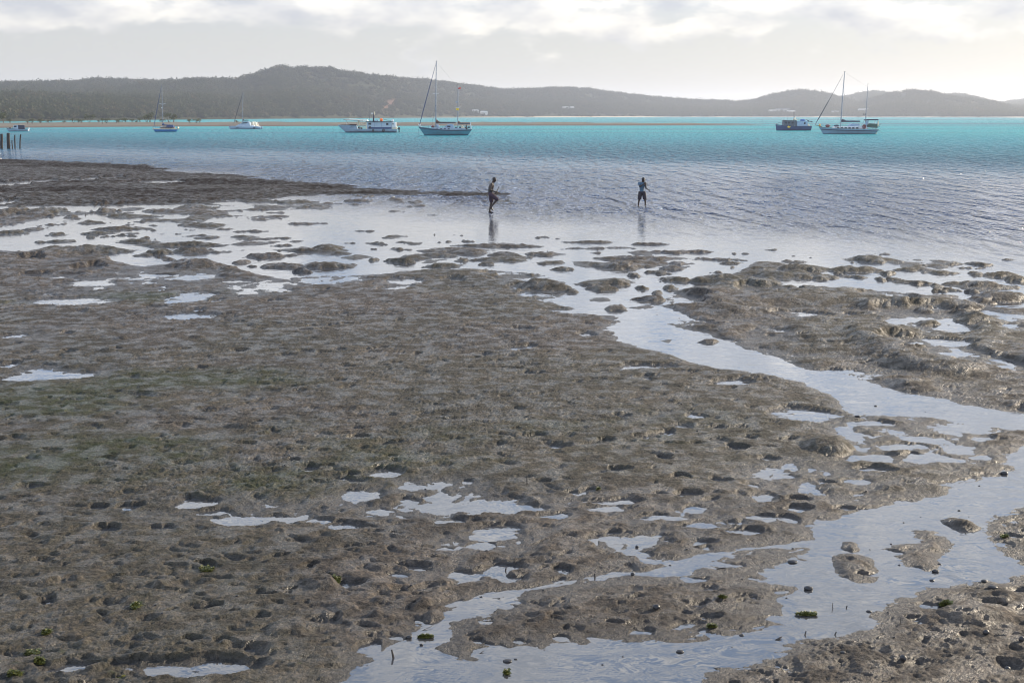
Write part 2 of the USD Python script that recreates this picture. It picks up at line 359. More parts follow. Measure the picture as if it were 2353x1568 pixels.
# pools: u, v, half width, half height
POOLS = '''718,1082,16,6 890,1087,36,8 1078,1111,14,4 835,1143,45,12 950,1120,30,5 1020,1143,35,10 940,1160,25,10 1010,1165,60,10 1130,1165,70,14 1220,1170,40,6 450,1160,40,8
560,1195,55,10 510,1180,40,6 660,1193,45,6 790,1210,45,10 300,1165,20,5 230,1168,20,4 260,1217,30,4 385,1213,18,4 740,1195,30,5 1020,1195,30,6 1140,1225,55,12 1115,1250,30,6
1280,1185,30,6 1400,1150,60,6 1395,1168,50,8 1520,1192,55,6 1600,1172,25,7 1635,1210,45,7 1590,1137,22,4 1440,1250,74,19 1470,1278,30,6 1130,1312,30,9 1060,1323,40,10
1160,1332,18,6 940,1297,30,5 910,1320,20,4 1300,1312,20,6 730,1307,20,4 1417,1080,14,5 1530,998,20,4 1470,1008,20,3 1442,960,14,3 1590,957,18,5 1523,1054,14,4 1865,955,70,11
1690,880,35,6 1480,846,65,6 2010,975,60,5 2200,985,80,12 2110,1010,60,8 2060,1030,50,8 2200,1030,40,10 2260,1010,30,6 2000,1055,65,8 2010,1080,30,6 2130,1055,80,8
2250,1050,25,5 1770,1052,22,4 1810,1100,28,6 1765,1145,25,10 1830,1150,22,4 1900,1110,20,4 1980,1110,25,5 1850,1172,25,6 1750,1193,40,7 1710,1230,25,6 1690,1225,40,8
1820,1195,30,8 76,594,16,3 205,619,25,5 81,634,28,3 148,637,35,4 209,652,44,5 222,662,20,4 57,672,14,2 94,677,17,3 128,678,16,2 162,693,90,7 434,685,42,9 438,638,60,5
337,652,12,2 377,665,9,2 539,647,24,3 603,660,40,6 560,672,30,3 640,668,30,3 748,645,55,7 431,727,55,7 470,712,17,3 364,705,22,2 20,775,24,4 44,791,10,2 162,808,15,2 266,803,9,2
135,862,75,8 34,868,30,5 17,844,17,3 153,768,10,2 812,642,30,6 927,648,28,5 912,663,27,4 846,625,50,3 1041,646,24,3 1156,630,40,3 1226,642,75,6 1195,661,20,3 1233,675,50,6
1297,690,50,4 1344,663,40,10 1351,623,45,8 1470,665,56,28 1378,717,90,6 1492,731,75,18 1459,766,45,8 1516,785,60,8 1203,758,15,2 2045,681,34,8 1843,725,46,6 1765,668,45,7
1990,650,130,7 2110,632,100,6 2127,737,70,19 2149,708,45,7 2139,788,70,8 2200,815,58,14 2318,839,45,14 2328,754,30,7 2190,670,40,9 2234,687,20,9 2301,670,40,5 2314,704,40,5
1580,690,32,8 1627,746,40,3 1961,722,15,2 450,1528,135,15 170,1537,60,11 2139,1400,36,7 20,424,40,4 118,417,45,2 233,411,28,3 368,419,40,3 8,466,16,4 250,463,12,3 820,1010,14,3
600,1375,20,3 480,1300,16,3 2155,1335,30,4 1730,1120,20,4 1660,1105,20,4 1560,1100,18,3 1330,1130,20,4 1250,1110,18,3 1700,1030,18,4 1640,985,18,3'''
# mounds that stand in the shallow water, read off three enlargements: x, y, half width, half height in them
MOUND_1 = '''70,430,100,35 300,425,125,25 270,455,90,15 470,460,50,12 540,470,45,5 540,430,45,10 600,442,15,7 720,420,70,20 820,450,60,15 990,457,110,8 700,370,35,15 1100,420,100,14 1330,400,120,14
1360,437,35,5 1250,440,30,4 1620,420,30,6 1520,458,110,7 1840,460,110,7 1800,477,115,6 2050,507,130,7 1330,512,100,12 800,540,160,16 680,570,110,12 225,545,65,10 60,565,80,14 160,575,50,8
370,577,60,12 640,500,90,10 40,512,60,14 390,512,60,7 940,495,50,6 1050,478,70,10 1170,573,75,4 1700,555,115,10 1690,593,110,7 1740,612,110,8 1930,608,110,5 930,625,130,16 390,627,80,12
270,632,35,10 590,600,30,10 1240,650,290,16 1330,632,50,8 1100,700,70,20 1310,695,120,20 1490,700,80,8 1000,722,60,10 1135,747,60,10 560,690,350,30 1800,728,120,18 1960,718,60,8 2130,683,230,14
2300,715,70,10 1650,768,60,12 1940,655,80,7 1840,640,40,5 1740,793,30,8 1340,790,200,30 1550,815,60,18 2050,830,60,18 1950,795,150,18 2250,790,150,25 800,355,240,22 1250,355,220,16 1750,350,160,12
1000,345,160,18 1450,340,120,14 200,490,30,4 150,495,20,4 460,493,20,5 260,522,22,5 1000,540,50,5 1040,555,35,5 980,602,25,7 850,588,110,7 870,570,70,7 700,595,40,7 1020,522,40,4 880,515,35,4
1380,480,20,4 1190,492,50,5 1540,545,50,4 1300,548,40,4 1350,588,60,5 1420,602,90,6 1490,518,30,3 1870,432,50,5 1780,412,40,6 2110,395,40,8 2200,370,90,8 2000,360,140,12'''
MOUND_2 = '''220,757,40,12 400,765,85,14 480,740,110,14 600,720,200,14 1040,658,260,14 350,597,80,7 220,645,80,8 420,635,90,5 400,680,90,8 750,690,230,16 1100,720,90,16 1340,712,115,14 1230,735,30,7
1380,775,90,12 1050,755,200,10 790,755,50,13 980,782,45,12 700,790,130,14 1660,635,160,10 2060,645,140,10 1760,675,270,5 1700,707,50,5 1980,745,270,16 2200,700,250,8 1370,602,60,5 1500,815,80,14
1850,795,160,18 2130,840,70,15 2230,810,110,14 2280,780,70,12 1780,905,160,25 1780,950,100,20 1900,893,30,12 2020,862,45,12 2010,943,32,14 2115,973,28,12 1380,930,170,40 1550,965,60,14
1850,1085,60,20 2080,1020,110,20 2260,890,110,18 2230,945,50,18 880,630,45,5 700,630,60,5 975,610,30,3 790,585,35,4 610,583,30,3 110,560,80,4 60,450,0,0 340,340,90,10 450,360,90,7 440,385,60,6
120,350,80,12 60,378,60,6 150,320,60,7 350,422,90,5 610,448,60,3 890,355,35,6 1080,352,80,5 1060,370,60,4 60,640,60,5 200,680,15,3 1140,700,18,5 1330,693,15,3 2190,718,30,4 1735,685,20,4'''
MOUND_3 = '''570,817,70,10 840,815,190,24 1200,825,200,18 890,872,200,18 1200,870,110,12 1310,750,120,22 1420,845,40,12 1110,850,25,12 300,885,230,30 270,915,80,16 580,917,70,18 640,885,30,7
1600,905,90,14 1410,890,40,9 1840,780,100,10 2050,780,80,12 1500,775,60,8 1580,815,130,12 1770,840,100,12 2020,850,60,14 2200,855,130,20 1720,930,45,14 1860,915,110,14 1760,965,35,14 1850,960,45,12
2100,930,170,25 2000,970,55,18 2320,890,100,20 2200,1010,190,35 2100,1040,70,25 1960,1070,150,28 1700,1110,80,16 1690,1185,70,15 2050,1165,170,35 1720,1080,13,6 200,1315,70,14 100,695,130,10
50,780,80,9 340,770,100,7 250,748,190,6 780,765,100,6 1420,712,60,4 2240,752,60,5 2040,810,100,5 1160,770,20,6 1490,888,35,9 260,835,50,6 640,800,18,4 900,738,25,2 420,712,50,5 600,685,70,3
1360,775,40,4 1550,750,30,3 360,803,15,4 760,730,25,2'''
RIDGES = '1900,1030,58,20,0.13 2230,1420,95,22,0.07 735,1355,42,17,0.07 1530,783,40,14,0.06 235,1545,30,14,0.06 660,1450,40,12,0.04 975,1395,26,13,0.05 1010,1417,26,9,0.05 2290,1380,60,14,0.04 1200,800,40,8,-0.10 1340,770,26,6,-0.10 592,1490,24,12,-0.05 912,1358,30,9,-0.05 95,1390,30,8,-0.05 250,1396,34,9,-0.05'


def nums(s):
    return [tuple(map(float, w.split(','))) for w in s.split()]


NR, NC = 1000, 1100
tan_rows = np.linspace(0.62, 0.0285, NR)
ys = CAM_H / tan_rows
tx = np.linspace(-0.50, 0.50, NC)
Y = np.repeat(ys[:, None], NC, 1)
X = Y * tx[None, :]


def to_plane(poly):
    return np.array([ground(u, min(v, 1700))[:2] for u, v in poly])


def sdf(poly, px, py):
    """Signed distance to a polygon, positive inside."""
    p = to_plane(poly).astype(np.float32)
    best = np.full(px.shape, 1e9, np.float32)
    inside = np.zeros(px.shape, bool)
    for a, b in zip(p, np.roll(p, -1, 0)):
        e = b - a
        wx, wy = px - a[0], py - a[1]
        t = np.clip((wx * e[0] + wy * e[1]) / max(float(e @ e), 1e-9), 0, 1)
        best = np.minimum(best, (wx - e[0] * t) ** 2 + (wy - e[1] * t) ** 2)
        if abs(e[1]) > 1e-9:
            inside ^= ((a[1] > py) != (b[1] > py)) & (px < a[0] + e[0] * (py - a[1]) / e[1])
    d = np.sqrt(best)
    return np.where(inside, d, -d)


Xf, Yf = X.astype(np.float32), Y.astype(np.float32)
far = smooth01((Yf - 12) / 50)
# ragged outlines: the traced shapes are looked up at shaken positions
wob = 0.10 + 0.30 * far + 0.8 * smooth01((Yf - 58) / 40)
WX = Xf + wob * (fbm2(Xf * 1.1, Yf * 1.1, 3, 3) + 0.5 * fbm2(Xf * 5, Yf * 5, 2, 13)) * 1.2
WY = Yf + wob * (fbm2(Xf * 1.1, Yf * 1.1, 3, 23) + 0.5 * fbm2(Xf * 5, Yf * 5, 2, 33)) * 1.4

# level of the solid mud above the tide, and of the bottom between
top = 0.048
lev = np.full(X.shape, -1.0, np.float32)
for poly, slope, t in ((MAIN, 0.22, top), (RIGHT, 0.12, 0.075), (CORNER, 0.14, 0.058), (SPIT, 0.12, 0.05), (ISLAND_A, 0.11, 0.058), (ISLAND_C, 0.16, 0.045), (BANK, 0.05, 0.16)):
    s = sdf(poly, WX, WY)
    lev = np.maximum(lev, t * (1 - np.exp(-np.maximum(s, 0) * slope / t)) + np.minimum(s, 0) * slope * 0.6)
for u, v, ru, rv, hh in ((1954, 1304, 58, 33, .045), (1945, 1256, 26, 10, .025), (2212, 1209, 40, 17, .04), (2005, 1160, 26, 6, .03), (1240, 1392, 20, 6, .03), (1490, 1300, 14, 5, .02)):
    c, d = ground(u, v), ground(u, v - rv)
    r2 = ((WX - c[0]) / (ru * c[1] / FPX)) ** 2 + ((WY - c[1]) / (d[1] - c[1])) ** 2
    lev = np.maximum(lev, np.where(r2 < 4, hh * (1 - r2), -1))
floor_near = -0.05 - 0.02 * fbm2(Xf * 0.7, Yf * 0.7, 3, 43)
deepen = smooth01((Yf + 0.67 * Xf - 62) / 70)
lev = np.maximum(lev, floor_near - 1.3 * deepen)

# humps and hollows: mud heaps, worm casts, crab holes, old footprints
rel = np.zeros(X.shape, np.float32)


def stamp(px, py, rx, ry, ang, h, power=1.0):
    i0, i1 = np.searchsorted(-tan_rows, -CAM_H / max(py - max(rx, ry), 5.0)), np.searchsorted(-tan_rows, -CAM_H / (py + max(rx, ry))) + 1
    lo, hi = (px - max(rx, ry)) / py, (px + max(rx, ry)) / py
    j0, j1 = int((lo + 0.5) * (NC - 1)) - 1, int((hi + 0.5) * (NC - 1)) + 2
    j0, j1, i1 = max(j0, 0), min(j1, NC), min(i1, NR)
    if i0 >= i1 or j0 >= j1:
        return
    dx, dy = WX[i0:i1, j0:j1] - px, WY[i0:i1, j0:j1] - py
    c, s = math.cos(ang), math.sin(ang)
    r2 = ((dx * c + dy * s) / rx) ** 2 + ((-dx * s + dy * c) / ry) ** 2
    rel[i0:i1, j0:j1] += (h * np.clip(1 - r2, 0, 1) ** (1.5 * power)).astype(np.float32)


g = np.random.default_rng(5)
for k in range(8500):
    t = 0.062 + 0.54 * g.random() ** 1.5
    y = CAM_H / t
    x = y * g.uniform(-0.5, 0.5)
    r = (0.014 + 0.032 * g.random() ** 1.8) * (1 + y / 14) * (1.8 if g.random() < 0.06 else 1.0)
    if g.random() < 0.70:  # hollows with steep sides
        stamp(x, y, r * g.uniform(0.9, 2.3), r * g.uniform(0.7, 1.2), g.uniform(-0.5, 0.5), -g.uniform(0.20, 0.58) * r, 0.45)
    else:                  # heaps
        stamp(x, y, r * g.uniform(1.0, 2.2), r * g.uniform(0.8, 1.3), g.uniform(-0.6, 0.6), g.uniform(0.12, 0.34) * r, 0.8)
for k in range(620):       # trampled near mud: swells, hollows, footprints
    t = g.uniform(0.30, 0.60)
    y = CAM_H / t
    x = y * g.uniform(-0.5, 0.30)
    r = g.uniform(0.05, 0.12)
    stamp(x, y, r * g.uniform(1.0, 2.0), r, g.uniform(-0.4, 0.4), g.choice([-1.0, 0.7]) * g.uniform(0.011, 0.028), g.choice([0.45, 0.8]))
lump = fbm2(Xf * 2.3, Yf * 2.3, 5, 60, 0.55)
fine = np.abs(fbm2(Xf * 11, Yf * 11, 3, 70, 0.6))
rough_zone = 0.55 + 0.9 * smooth01(0.5 + 1.3 * fbm2(Xf * 0.3, Yf * 0.3, 3, 75))
rel += 0.008 * lump * (1 + 1.5 * far) - 0.015 * (fine - 0.2) * rough_zone + 0.008 * rough_zone * fbm2(Xf * 26, Yf * 26, 3, 80, 0.65)
rel -= rel.mean(1, keepdims=True)
rel += 0.006
# the right-hand flat and the edge towards the sea are worn into smooth rounded humps
swell = np.clip(fbm2(Xf * 0.75, Yf * 0.55, 2, 180, 0.5) * 1.6 + 0.25, -0.5, 1.0)
humps = np.maximum(np.where(sdf(RIGHT, WX, WY) > -0.8, 1.0, 0.0), smooth01((Yf - 34) / 7) * (1 - smooth01((Yf - 52) / 6)))
humps = humps * smooth01((lev + 0.02) / 0.07)
rel = rel * (1 - 0.1 * humps) + humps * (0.115 * swell + 0.018 + 0.022 * lump)
solid = smooth01((lev + 0.03) / 0.07)
hmap = lev + rel * (0.15 + 0.85 * solid)
sea_side = smooth01((Yf - 35) / 15)
hmap = hmap + sea_side * solid * (0.03 + 0.06 * smooth01((Yf - 58) / 20)) * fbm2(Xf * 0.8, Yf * 0.6, 3, 90)

scatter = np.zeros(X.shape, np.float32)
for u, v, ru, rv in ((300, 500, 480, 40), (1900, 615, 520, 34), (2200, 660, 300, 60), (1250, 600, 420, 28), (2000, 690, 420, 40), (1480, 680, 200, 40), (700, 570, 300, 30)):
    c, n_, f_ = ground(u, v), ground(u, v + rv), ground(u, v - rv)
    scatter = np.maximum(scatter, np.exp(-((WX - c[0]) / (ru * c[1] / FPX)) ** 4 - ((WY - (n_[1] + f_[1]) / 2) / ((f_[1] - n_[1]) / 2)) ** 4))
knolls = fbm2(Xf * 0.62, Yf * 0.40, 3, 190, 0.5)
hmap = np.maximum(hmap, np.where(scatter > 0.05, (0.30 * (knolls - 0.13) - 0.25 * (1 - scatter)) * (0.5 + 0.5 * smooth01(1.5 - Yf / 60)) + 0.5 * rel, -9))
broken = np.zeros(X.shape, np.float32)
for u, v, ru, rv, w in ((1000, 1150, 260, 55, 1.0), (560, 1180, 240, 32, 0.9), (1350, 1165, 220, 36, 0.9), (1130, 1240, 160, 40, 0.8), (1560, 1200, 260, 60, 0.8), (2100, 1015, 230, 75, 1.0), (1850, 1110, 200, 60, 0.9),
                         (600, 662, 120, 22, 1.0), (300, 650, 260, 40, 0.6), (1560, 960, 200, 40, 0.4), (60, 780, 120, 40, 0.5), (120, 860, 150, 20, 0.9), (1000, 1320, 160, 26, 0.8), (1620, 790, 130, 18, 0.6)):
    c, n_, f_ = ground(u, v), ground(u, v + rv), ground(u, v - rv)
    broken = np.maximum(broken, w * np.exp(-((WX - c[0]) / (ru * c[1] / FPX)) ** 2 - ((WY - (n_[1] + f_[1]) / 2) / ((f_[1] - n_[1]) / 2)) ** 2))
puddled = 0.012 + 0.060 * fbm2(Xf * 2.4, Yf * 1.7, 4, 200, 0.6) + 0.5 * rel
hmap = hmap - np.where(lev > 0, smooth01(broken * 1.3) * np.maximum(hmap - puddled, 0), 0)

rows_of = lambda y0, y1: (max(0, np.searchsorted(ys, y0)), min(NR, np.searchsorted(ys, y1) + 1))


def oval(u, v, ru, rv):
    c, n, f = ground(u, v), ground(u, v + rv), ground(u, v - rv)
    return c[0], (n[1] + f[1]) / 2, max(ru * c[1] / FPX, 0.02), max((f[1] - n[1]) / 2, 0.03)


for u, v, ru, rv in nums(POOLS):
    x, y, rx, ry = oval(u, v, ru * 1.15, rv * 1.25)
    i0, i1 = rows_of(y - 1.6 * ry - 1, y + 1.6 * ry + 1)
    a, b = WX[i0:i1] - x, WY[i0:i1] - y
    ragged = 0.75 * fbm2(Xf[i0:i1] * 3.1, Yf[i0:i1] * 2.2, 4, 101, 0.62)
    r2 = (a / rx) ** 2 + (b / ry) ** 2 + ragged
    dish = -0.026 * (1 - r2) + 0.11 * np.clip(r2 - 1.25, 0, 4) ** 1.5 + 0.7 * np.minimum(rel[i0:i1], 0.03)
    hmap[i0:i1] = np.where(r2 < 3, np.minimum(hmap[i0:i1], dish), hmap[i0:i1])
k3 = 0.3368
for txt, ou, ov in ((MOUND_1, 0, 343.3), (MOUND_2, 792.1, 343.3), (MOUND_3, 1559.8, 343.3)):
    for cxx, cyy, ru, rv in nums(txt):
        if ru <= 0:
            continue
        u, v, ru, rv = ou + cxx * k3, ov + cyy * k3, ru * k3 * 1.03, max(rv * k3, 1.1)
        x, y, rx, ry = oval(u, v + 0.25 * rv, ru * 1.06, rv * 0.85)
        hgt = 1.15 * rv * y / FPX + 0.02
        i0, i1 = rows_of(y - 1.5 * ry - 0.5, y + 1.5 * ry + 0.5)
        a, b = WX[i0:i1] - x, WY[i0:i1] - y
        r2 = (a / rx) ** 2 + (b / ry) ** 2
        dome_h = hgt * (1 - r2) * (1 + 0.5 * lump[i0:i1]) + 0.4 * rel[i0:i1] * np.clip(1.2 - r2, 0, 1)
        hmap[i0:i1] = np.where(r2 < 2.2, np.maximum(hmap[i0:i1], dome_h), hmap[i0:i1])
for u, v, ru, rv, hh in nums(RIDGES):
    x, y, rx, ry = oval(u, v, ru, rv)
    i0, i1 = rows_of(y - 2 * ry, y + 2 * ry)
    r2 = ((WX[i0:i1] - x) / rx) ** 2 + ((WY[i0:i1] - y) / ry) ** 2
    hmap[i0:i1] += hh * np.clip(1 - r2, 0, 1) ** 0.8


# what grows on it: olive film in patches, brown weed on the outer bank
def zone(u, v, ru, rv):
    x, y, rx, ry = oval(u, v, ru, rv)
    return np.exp(-(((WX - x) / rx) ** 2 + ((WY - y) / ry) ** 2) * 0.9)


algae = 0.30 * smooth01(0.5 + 1.4 * fbm2(Xf * 0.22, Yf * 0.22, 4, 110))
for u, v, ru, rv, w in ((330, 685, 120, 12, 1.6), (560, 670, 80, 10, 0.8), (40, 698, 60, 8, .8), (150, 915, 330, 50, 1.15), (420, 880, 300, 30, 1.15), (220, 1060, 330, 80, 1.15), (600, 1110, 200, 50, 1.15),
                         (900, 1050, 360, 70, 0.75), (1450, 1000, 400, 90, 0.6), (1200, 930, 300, 50, .3), (2150, 840, 200, 40, .3), (680, 1000, 300, 60, .4)):
    algae = np.maximum(algae, 1.3 * w * zone(u, v, ru, rv) * (0.65 + 0.7 * fbm2(Xf * 0.9, Yf * 0.9, 4, 120)))
for u, v, ru, rv in ((478, 1320, 26, 10), (75, 1507, 26, 10), (770, 1337, 16, 6), (330, 1400, 14, 10), (115, 1465, 20, 7), (40, 1545, 26, 7), (280, 1555, 22, 6), (130, 1515, 14, 6), (700, 1525, 12, 5)):
    algae = np.maximum(algae, 1.0 * zone(u, v, ru * .7, rv * .7))
bank_s = sdf(BANK, WX, WY)
bank_out = smooth01((Yf + 0.55 * Xf - 58) / 14)
brown = np.where(bank_s > -3, smooth01((bank_s + 3) / 4), 0) * (0.70 + 0.30 * smooth01((fbm2(Xf * 0.10, Yf * 0.25, 4, 130) + 0.15) * 3))
brown = np.maximum(brown, np.where(bank_s > -1, np.exp(-np.maximum(bank_s - 1, 0) / 4.0), 0) * bank_out)
brown = np.maximum(brown, 0.35 * zone(1330, 1440, 300, 40))

verts = np.stack([X, Y, hmap], -1).reshape(-1, 3)
q = (np.arange(NR - 1)[:, None] * NC + np.arange(NC - 1)[None, :]).ravel()
faces = np.concatenate([np.stack([q, q + 1, q + NC + 1], 1), np.stack([q, q + NC + 1, q + NC], 1)])
mud = usdkit.mesh(stage, '/World/mudflat', (verts, faces), mud_mat, smooth=True)
for nm, arr in (('algae', np.clip(algae, 0, 1)), ('brown', np.clip(brown, 0, 1))):
    UsdGeom.PrimvarsAPI(mud).CreatePrimvar(nm, Sdf.ValueTypeNames.FloatArray, 'vertex').Set(Vt.FloatArray.FromNumpy(arr.astype(np.float32).ravel()))
tag(mud, 'grey rippled mudflat with pools and humps, bared by the tide', 'mudflat', kind='structure')


def mud_z(x, y):
    """Height of the mud at a point."""
    i = int(np.clip(np.searchsorted(ys, y), 1, NR - 1))
    j = int(np.clip((x / y + 0.5) * (NC - 1), 0, NC - 2))
    return float(hmap[i, j])


# ------------------------------------------------------------------ water
def sheet(y0, y1, half, rows=14):
    yy = np.geomspace(y0, y1, rows)
    v, f = [], []
    for i, y in enumerate(yy):
        w = half * y + 60
        for k in range(9):
            v.append((-w + 2 * w * k / 8, y, 0.0))
    for i in range(rows - 1):
        for k in range(8):
            a = i * 9 + k
            f.append((a, a + 1, a + 10, a + 9))
    return np.array(v), np.array(f)


SEAM = 47.0
pw = usdkit.mesh(stage, '/World/tidal_water', sheet(4.0, SEAM, 1.0, 6), water_mat)
tag(pw, 'still shallow water lying in the pools and channels of the mudflat', 'water', kind='structure')
sw = usdkit.mesh(stage, '/World/sea', sheet(SEAM, 30000.0, 1.0, 16), water_mat)
tag(sw, 'turquoise sea beyond the mudflat, choppy and paler towards the shore', 'sea', kind='structure')

# ------------------------------------------------------------------ hills across the bay
L_RIDGE = [(-700, 196), (-300, 190), (0, 193.6), (135, 192), (219, 191.5), (256, 185), (337, 188.5), (404, 189), (481, 187), (560, 190), (650, 205), (760, 240)]
M_RIDGE = [(40, 285), (100, 272), (150, 243), (202, 220), (236, 213), (286, 207), (353, 195), (404, 194), (448, 187), (481, 183), (555, 186), (589, 179), (640, 164), (666, 156), (693, 160.6),
           (724, 157), (740, 161), (774, 158), (791, 165), (846, 171.7), (890, 179), (914, 178), (981, 184), (1065, 194), (1116, 200), (1159, 206), (1217, 204), (1277, 202), (1351, 205),
           (1418, 214.5), (1486, 222), (1571, 229), (1627, 231), (1678, 233), (1722, 228), (1755, 216), (1809, 207.7), (1863, 212), (1910, 223), (1960, 240), (2020, 262), (2060, 272)]
R_RIDGE = [(1880, 272), (1930, 243), (1964, 229.6), (2008, 214.5), (2055, 207.7), (2105, 208.7), (2139, 218), (2200, 226), (2260, 234.7), (2294, 246), (2324, 259), (2345, 271)]
B_RIDGE = [(1850, 262), (1910, 223), (1957, 212.8), (1988, 210), (2011, 213.8), (2060, 222), (2110, 222), (2146, 218), (2183, 218.5), (2226, 229.6), (2280, 243), (2330, 258), (2360, 268)]
F_RIDGE = [(2200, 255), (2260, 236), (2300, 231), (2352, 229.6), (2500, 222), (2800, 230), (3000, 240)]
NA, NRAD = 520, 150
ua = np.linspace(-500, 2850, NA)
az_t = (ua - PW / 2) / FPX / math.cos(PITCH)               # tangent of the azimuth, close to the horizon
shore = np.interp(ua, [-500, 0, 400, 800, 1100, 1500, 1900, 2300, 2850], [820, 900, 1230, 1750, 2300, 2750, 2550, 2250, 2200])


def ridge_h(table, dist):
    v = np.interp(ua, [p[0] for p in table], [p[1] for p in table], left=275, right=275)
    return np.maximum((HORIZON - v) * dist / FPX + CAM_H, -6.0)


rad = np.linspace(0, 1, NRAD)[None, :]
D = shore[:, None] - 60 + rad * 2600                          # forward distance of every point
HX, HY = D * az_t[:, None], D
front_m = np.interp(ua, [-500, 0, 300, 600, 870, 1000, 1300, 1700, 2100, 2850], [900, 900, 880, 760, 430, 600, 640, 560, 560, 560])
HZ = np.full(D.shape, -6.0)
for table, off, back in ((L_RIDGE, 1250 + 0 * ua, 700), (M_RIDGE, front_m, 800), (R_RIDGE, 430 + 0 * ua, 600), (B_RIDGE, 1150 + 0 * ua, 500), (F_RIDGE, 1900 + 0 * ua, 500)):
    rr = shore + off
    h = ridge_h(table, rr) - 7.5                               # the wood on top adds its own height
    t = (D - shore[:, None]) / off[:, None]
    gul = 1 - 0.30 * np.abs(fbm2(HX / 260 + 3 * off[0], HY / 260, 4, 140)) * smooth01(4 * t) * smooth01((1 - t) * 3)
    rise = np.clip(t, 0, 1) ** 0.85 * (1.0 + 0.10 * np.sin(np.clip(t, 0, 1) * 9))
    rise = np.where(t < 1, rise * np.where(t > 0.93, 1 - 0.10 * np.sin(np.clip(t, 0, 1) * 9) * (t - 0.93) / 0.07, 1), 1)
    fall = 1 - smooth01((D - rr[:, None]) / back) * 1.0
    z = h[:, None] * np.minimum(rise, 1.0) * gul * fall
    z = np.where(t < 0, -6 * smooth01(-t * 12), z)
    HZ = np.maximum(HZ, z)
HZ = np.where(HZ > 0.5, HZ + 1.2 + 1.5 * fbm2(HX / 60, HY / 60, 3, 150) * smooth01(HZ / 20), HZ)
q = (np.arange(NA - 1)[:, None] * NRAD + np.arange(NRAD - 1)[None, :]).ravel()
hf = np.concatenate([np.stack([q, q + NRAD, q + NRAD + 1], 1), np.stack([q, q + NRAD + 1, q + 1], 1)])
hill_mat = usdkit.material(stage, '/World/Looks/hill_look', {
    'geo': ('geometry', {}), 'sep': ('separate_xyz', {}),
    'n': ('noise_texture', {'scale': 0.012, 'detail': 6.0, 'roughness': 0.6}),
    'r': ('rgb_ramp', {'ramp': [(0.3, (0.024, 0.030, 0.016)), (0.55, (0.036, 0.040, 0.020)), (0.75, (0.065, 0.056, 0.034))]}),
    'sand': ('map_range', {'range_type': 'smoothstep', 'from_min': 1.3, 'from_max': 2.2, 'to_min': 1.0, 'to_max': 0.0, 'clamp': True}),
    'east': ('map_range', {'range_type': 'smoothstep', 'from_min': -200.0, 'from_max': 100.0, 'clamp': True}), 'sf': ('math', {'math_type': 'multiply'}),
    'm': ('mix_color', {'b': (0.52, 0.45, 0.34), 'use_clamp': False}),
    'sc': ('attribute', {'attribute': 'scar'}), 'ms': ('mix_color', {'b': (0.24, 0.11, 0.075), 'use_clamp': False}),
    'p': ('principled_bsdf', {'roughness': 0.9, 'specular_ior_level': 0.1})},
    [('sc.fac', 'ms.fac'), ('m.result', 'ms.a'), ('geo.position', 'n.vector'), ('geo.position', 'sep.vector'), ('n.fac', 'r.fac'), ('r.color', 'm.a'), ('sep.z', 'sand.value'), ('sand.result', 'sf.value1'), ('sep.x', 'east.value'), ('east.result', 'sf.value2'), ('sf.value', 'm.fac'), ('ms.result', 'p.base_color')], surface='p.BSDF')
hills = usdkit.mesh(stage, '/World/hills', (np.stack([HX, HY, HZ], -1).reshape(-1, 3), hf), hill_mat, smooth=True)
UU = np.repeat(ua[:, None], NRAD, 1)
VV = HORIZON - (HZ - CAM_H) / D * FPX
SCAR = np.exp(-((UU - 906 + 0.5 * (VV - 240)) / 13) ** 2 - ((VV - 240) / 15) ** 2) * (0.75 + 0.9 * fbm2(HX / 14, HY / 30, 3, 170)) * (D < shore[:, None] + 430)
UsdGeom.PrimvarsAPI(hills).CreatePrimvar('scar', Sdf.ValueTypeNames.FloatArray, 'vertex').Set(Vt.FloatArray.FromNumpy(np.clip(SCAR, 0, 1).astype(np.float32).ravel()))
tag(hills, 'long low wooded hills behind the bay, highest left of the middle', 'hills', kind='structure')

leaf_mats = [usdkit.material(stage, f'/World/Looks/wood_look_{k}', {
    'oi': ('object_info', {}), 'geo': ('geometry', {}),
    'n': ('noise_texture', {'scale': 0.35, 'detail': 4.0, 'roughness': 0.7}),
    'r': ('rgb_ramp', {'ramp': [(0.3, tuple(np.array(c) * 0.6)), (0.7, tuple(np.array(c) * 1.35))]}),
    'd': ('principled_bsdf', {'roughness': 0.8, 'specular_ior_level': 0.15}), 't': ('translucent_bsdf', {'color': tuple(np.array(c) * 1.6)}), 'mx': ('mix_closure', {'fac': 0.25})},
    [('geo.position', 'n.vector'), ('n.fac', 'r.fac'), ('r.color', 'd.base_color'), ('d.BSDF', 'mx.closure1'), ('t.BSDF', 'mx.closure2')], surface='mx.closure')
    for k, c in enumerate([(0.032, 0.040, 0.016), (0.043, 0.046, 0.020), (0.026, 0.034, 0.015), (0.056, 0.050, 0.026)])]


def leaf_clump(seed, n, size, flat=0.75):
    """A crown of leaf-sprays: small triangles turned every way through an uneven volume."""
    g = np.random.default_rng(seed)
    lobes = g.normal(0, 0.42, (7, 3)) * (1, 1, flat * 0.7)
    c = lobes[g.integers(0, 7, n)] + g.normal(0, 0.27, (n, 3)) * (1, 1, flat)
    a = g.normal(0, 1, (n, 3)); a /= np.linalg.norm(a, axis=1, keepdims=True)
    b = np.cross(a, g.normal(0, 1, (n, 3))); b /= np.linalg.norm(b, axis=1, keepdims=True)
    s = size * g.uniform(0.6, 1.4, (n, 1))
    v = np.stack([c - a * s - b * s * .6, c + a * s - b * s * .6, c + b * s], 1).reshape(-1, 3)
    return trimesh.Trimesh(v, np.arange(3 * n).reshape(-1, 3), process=False)


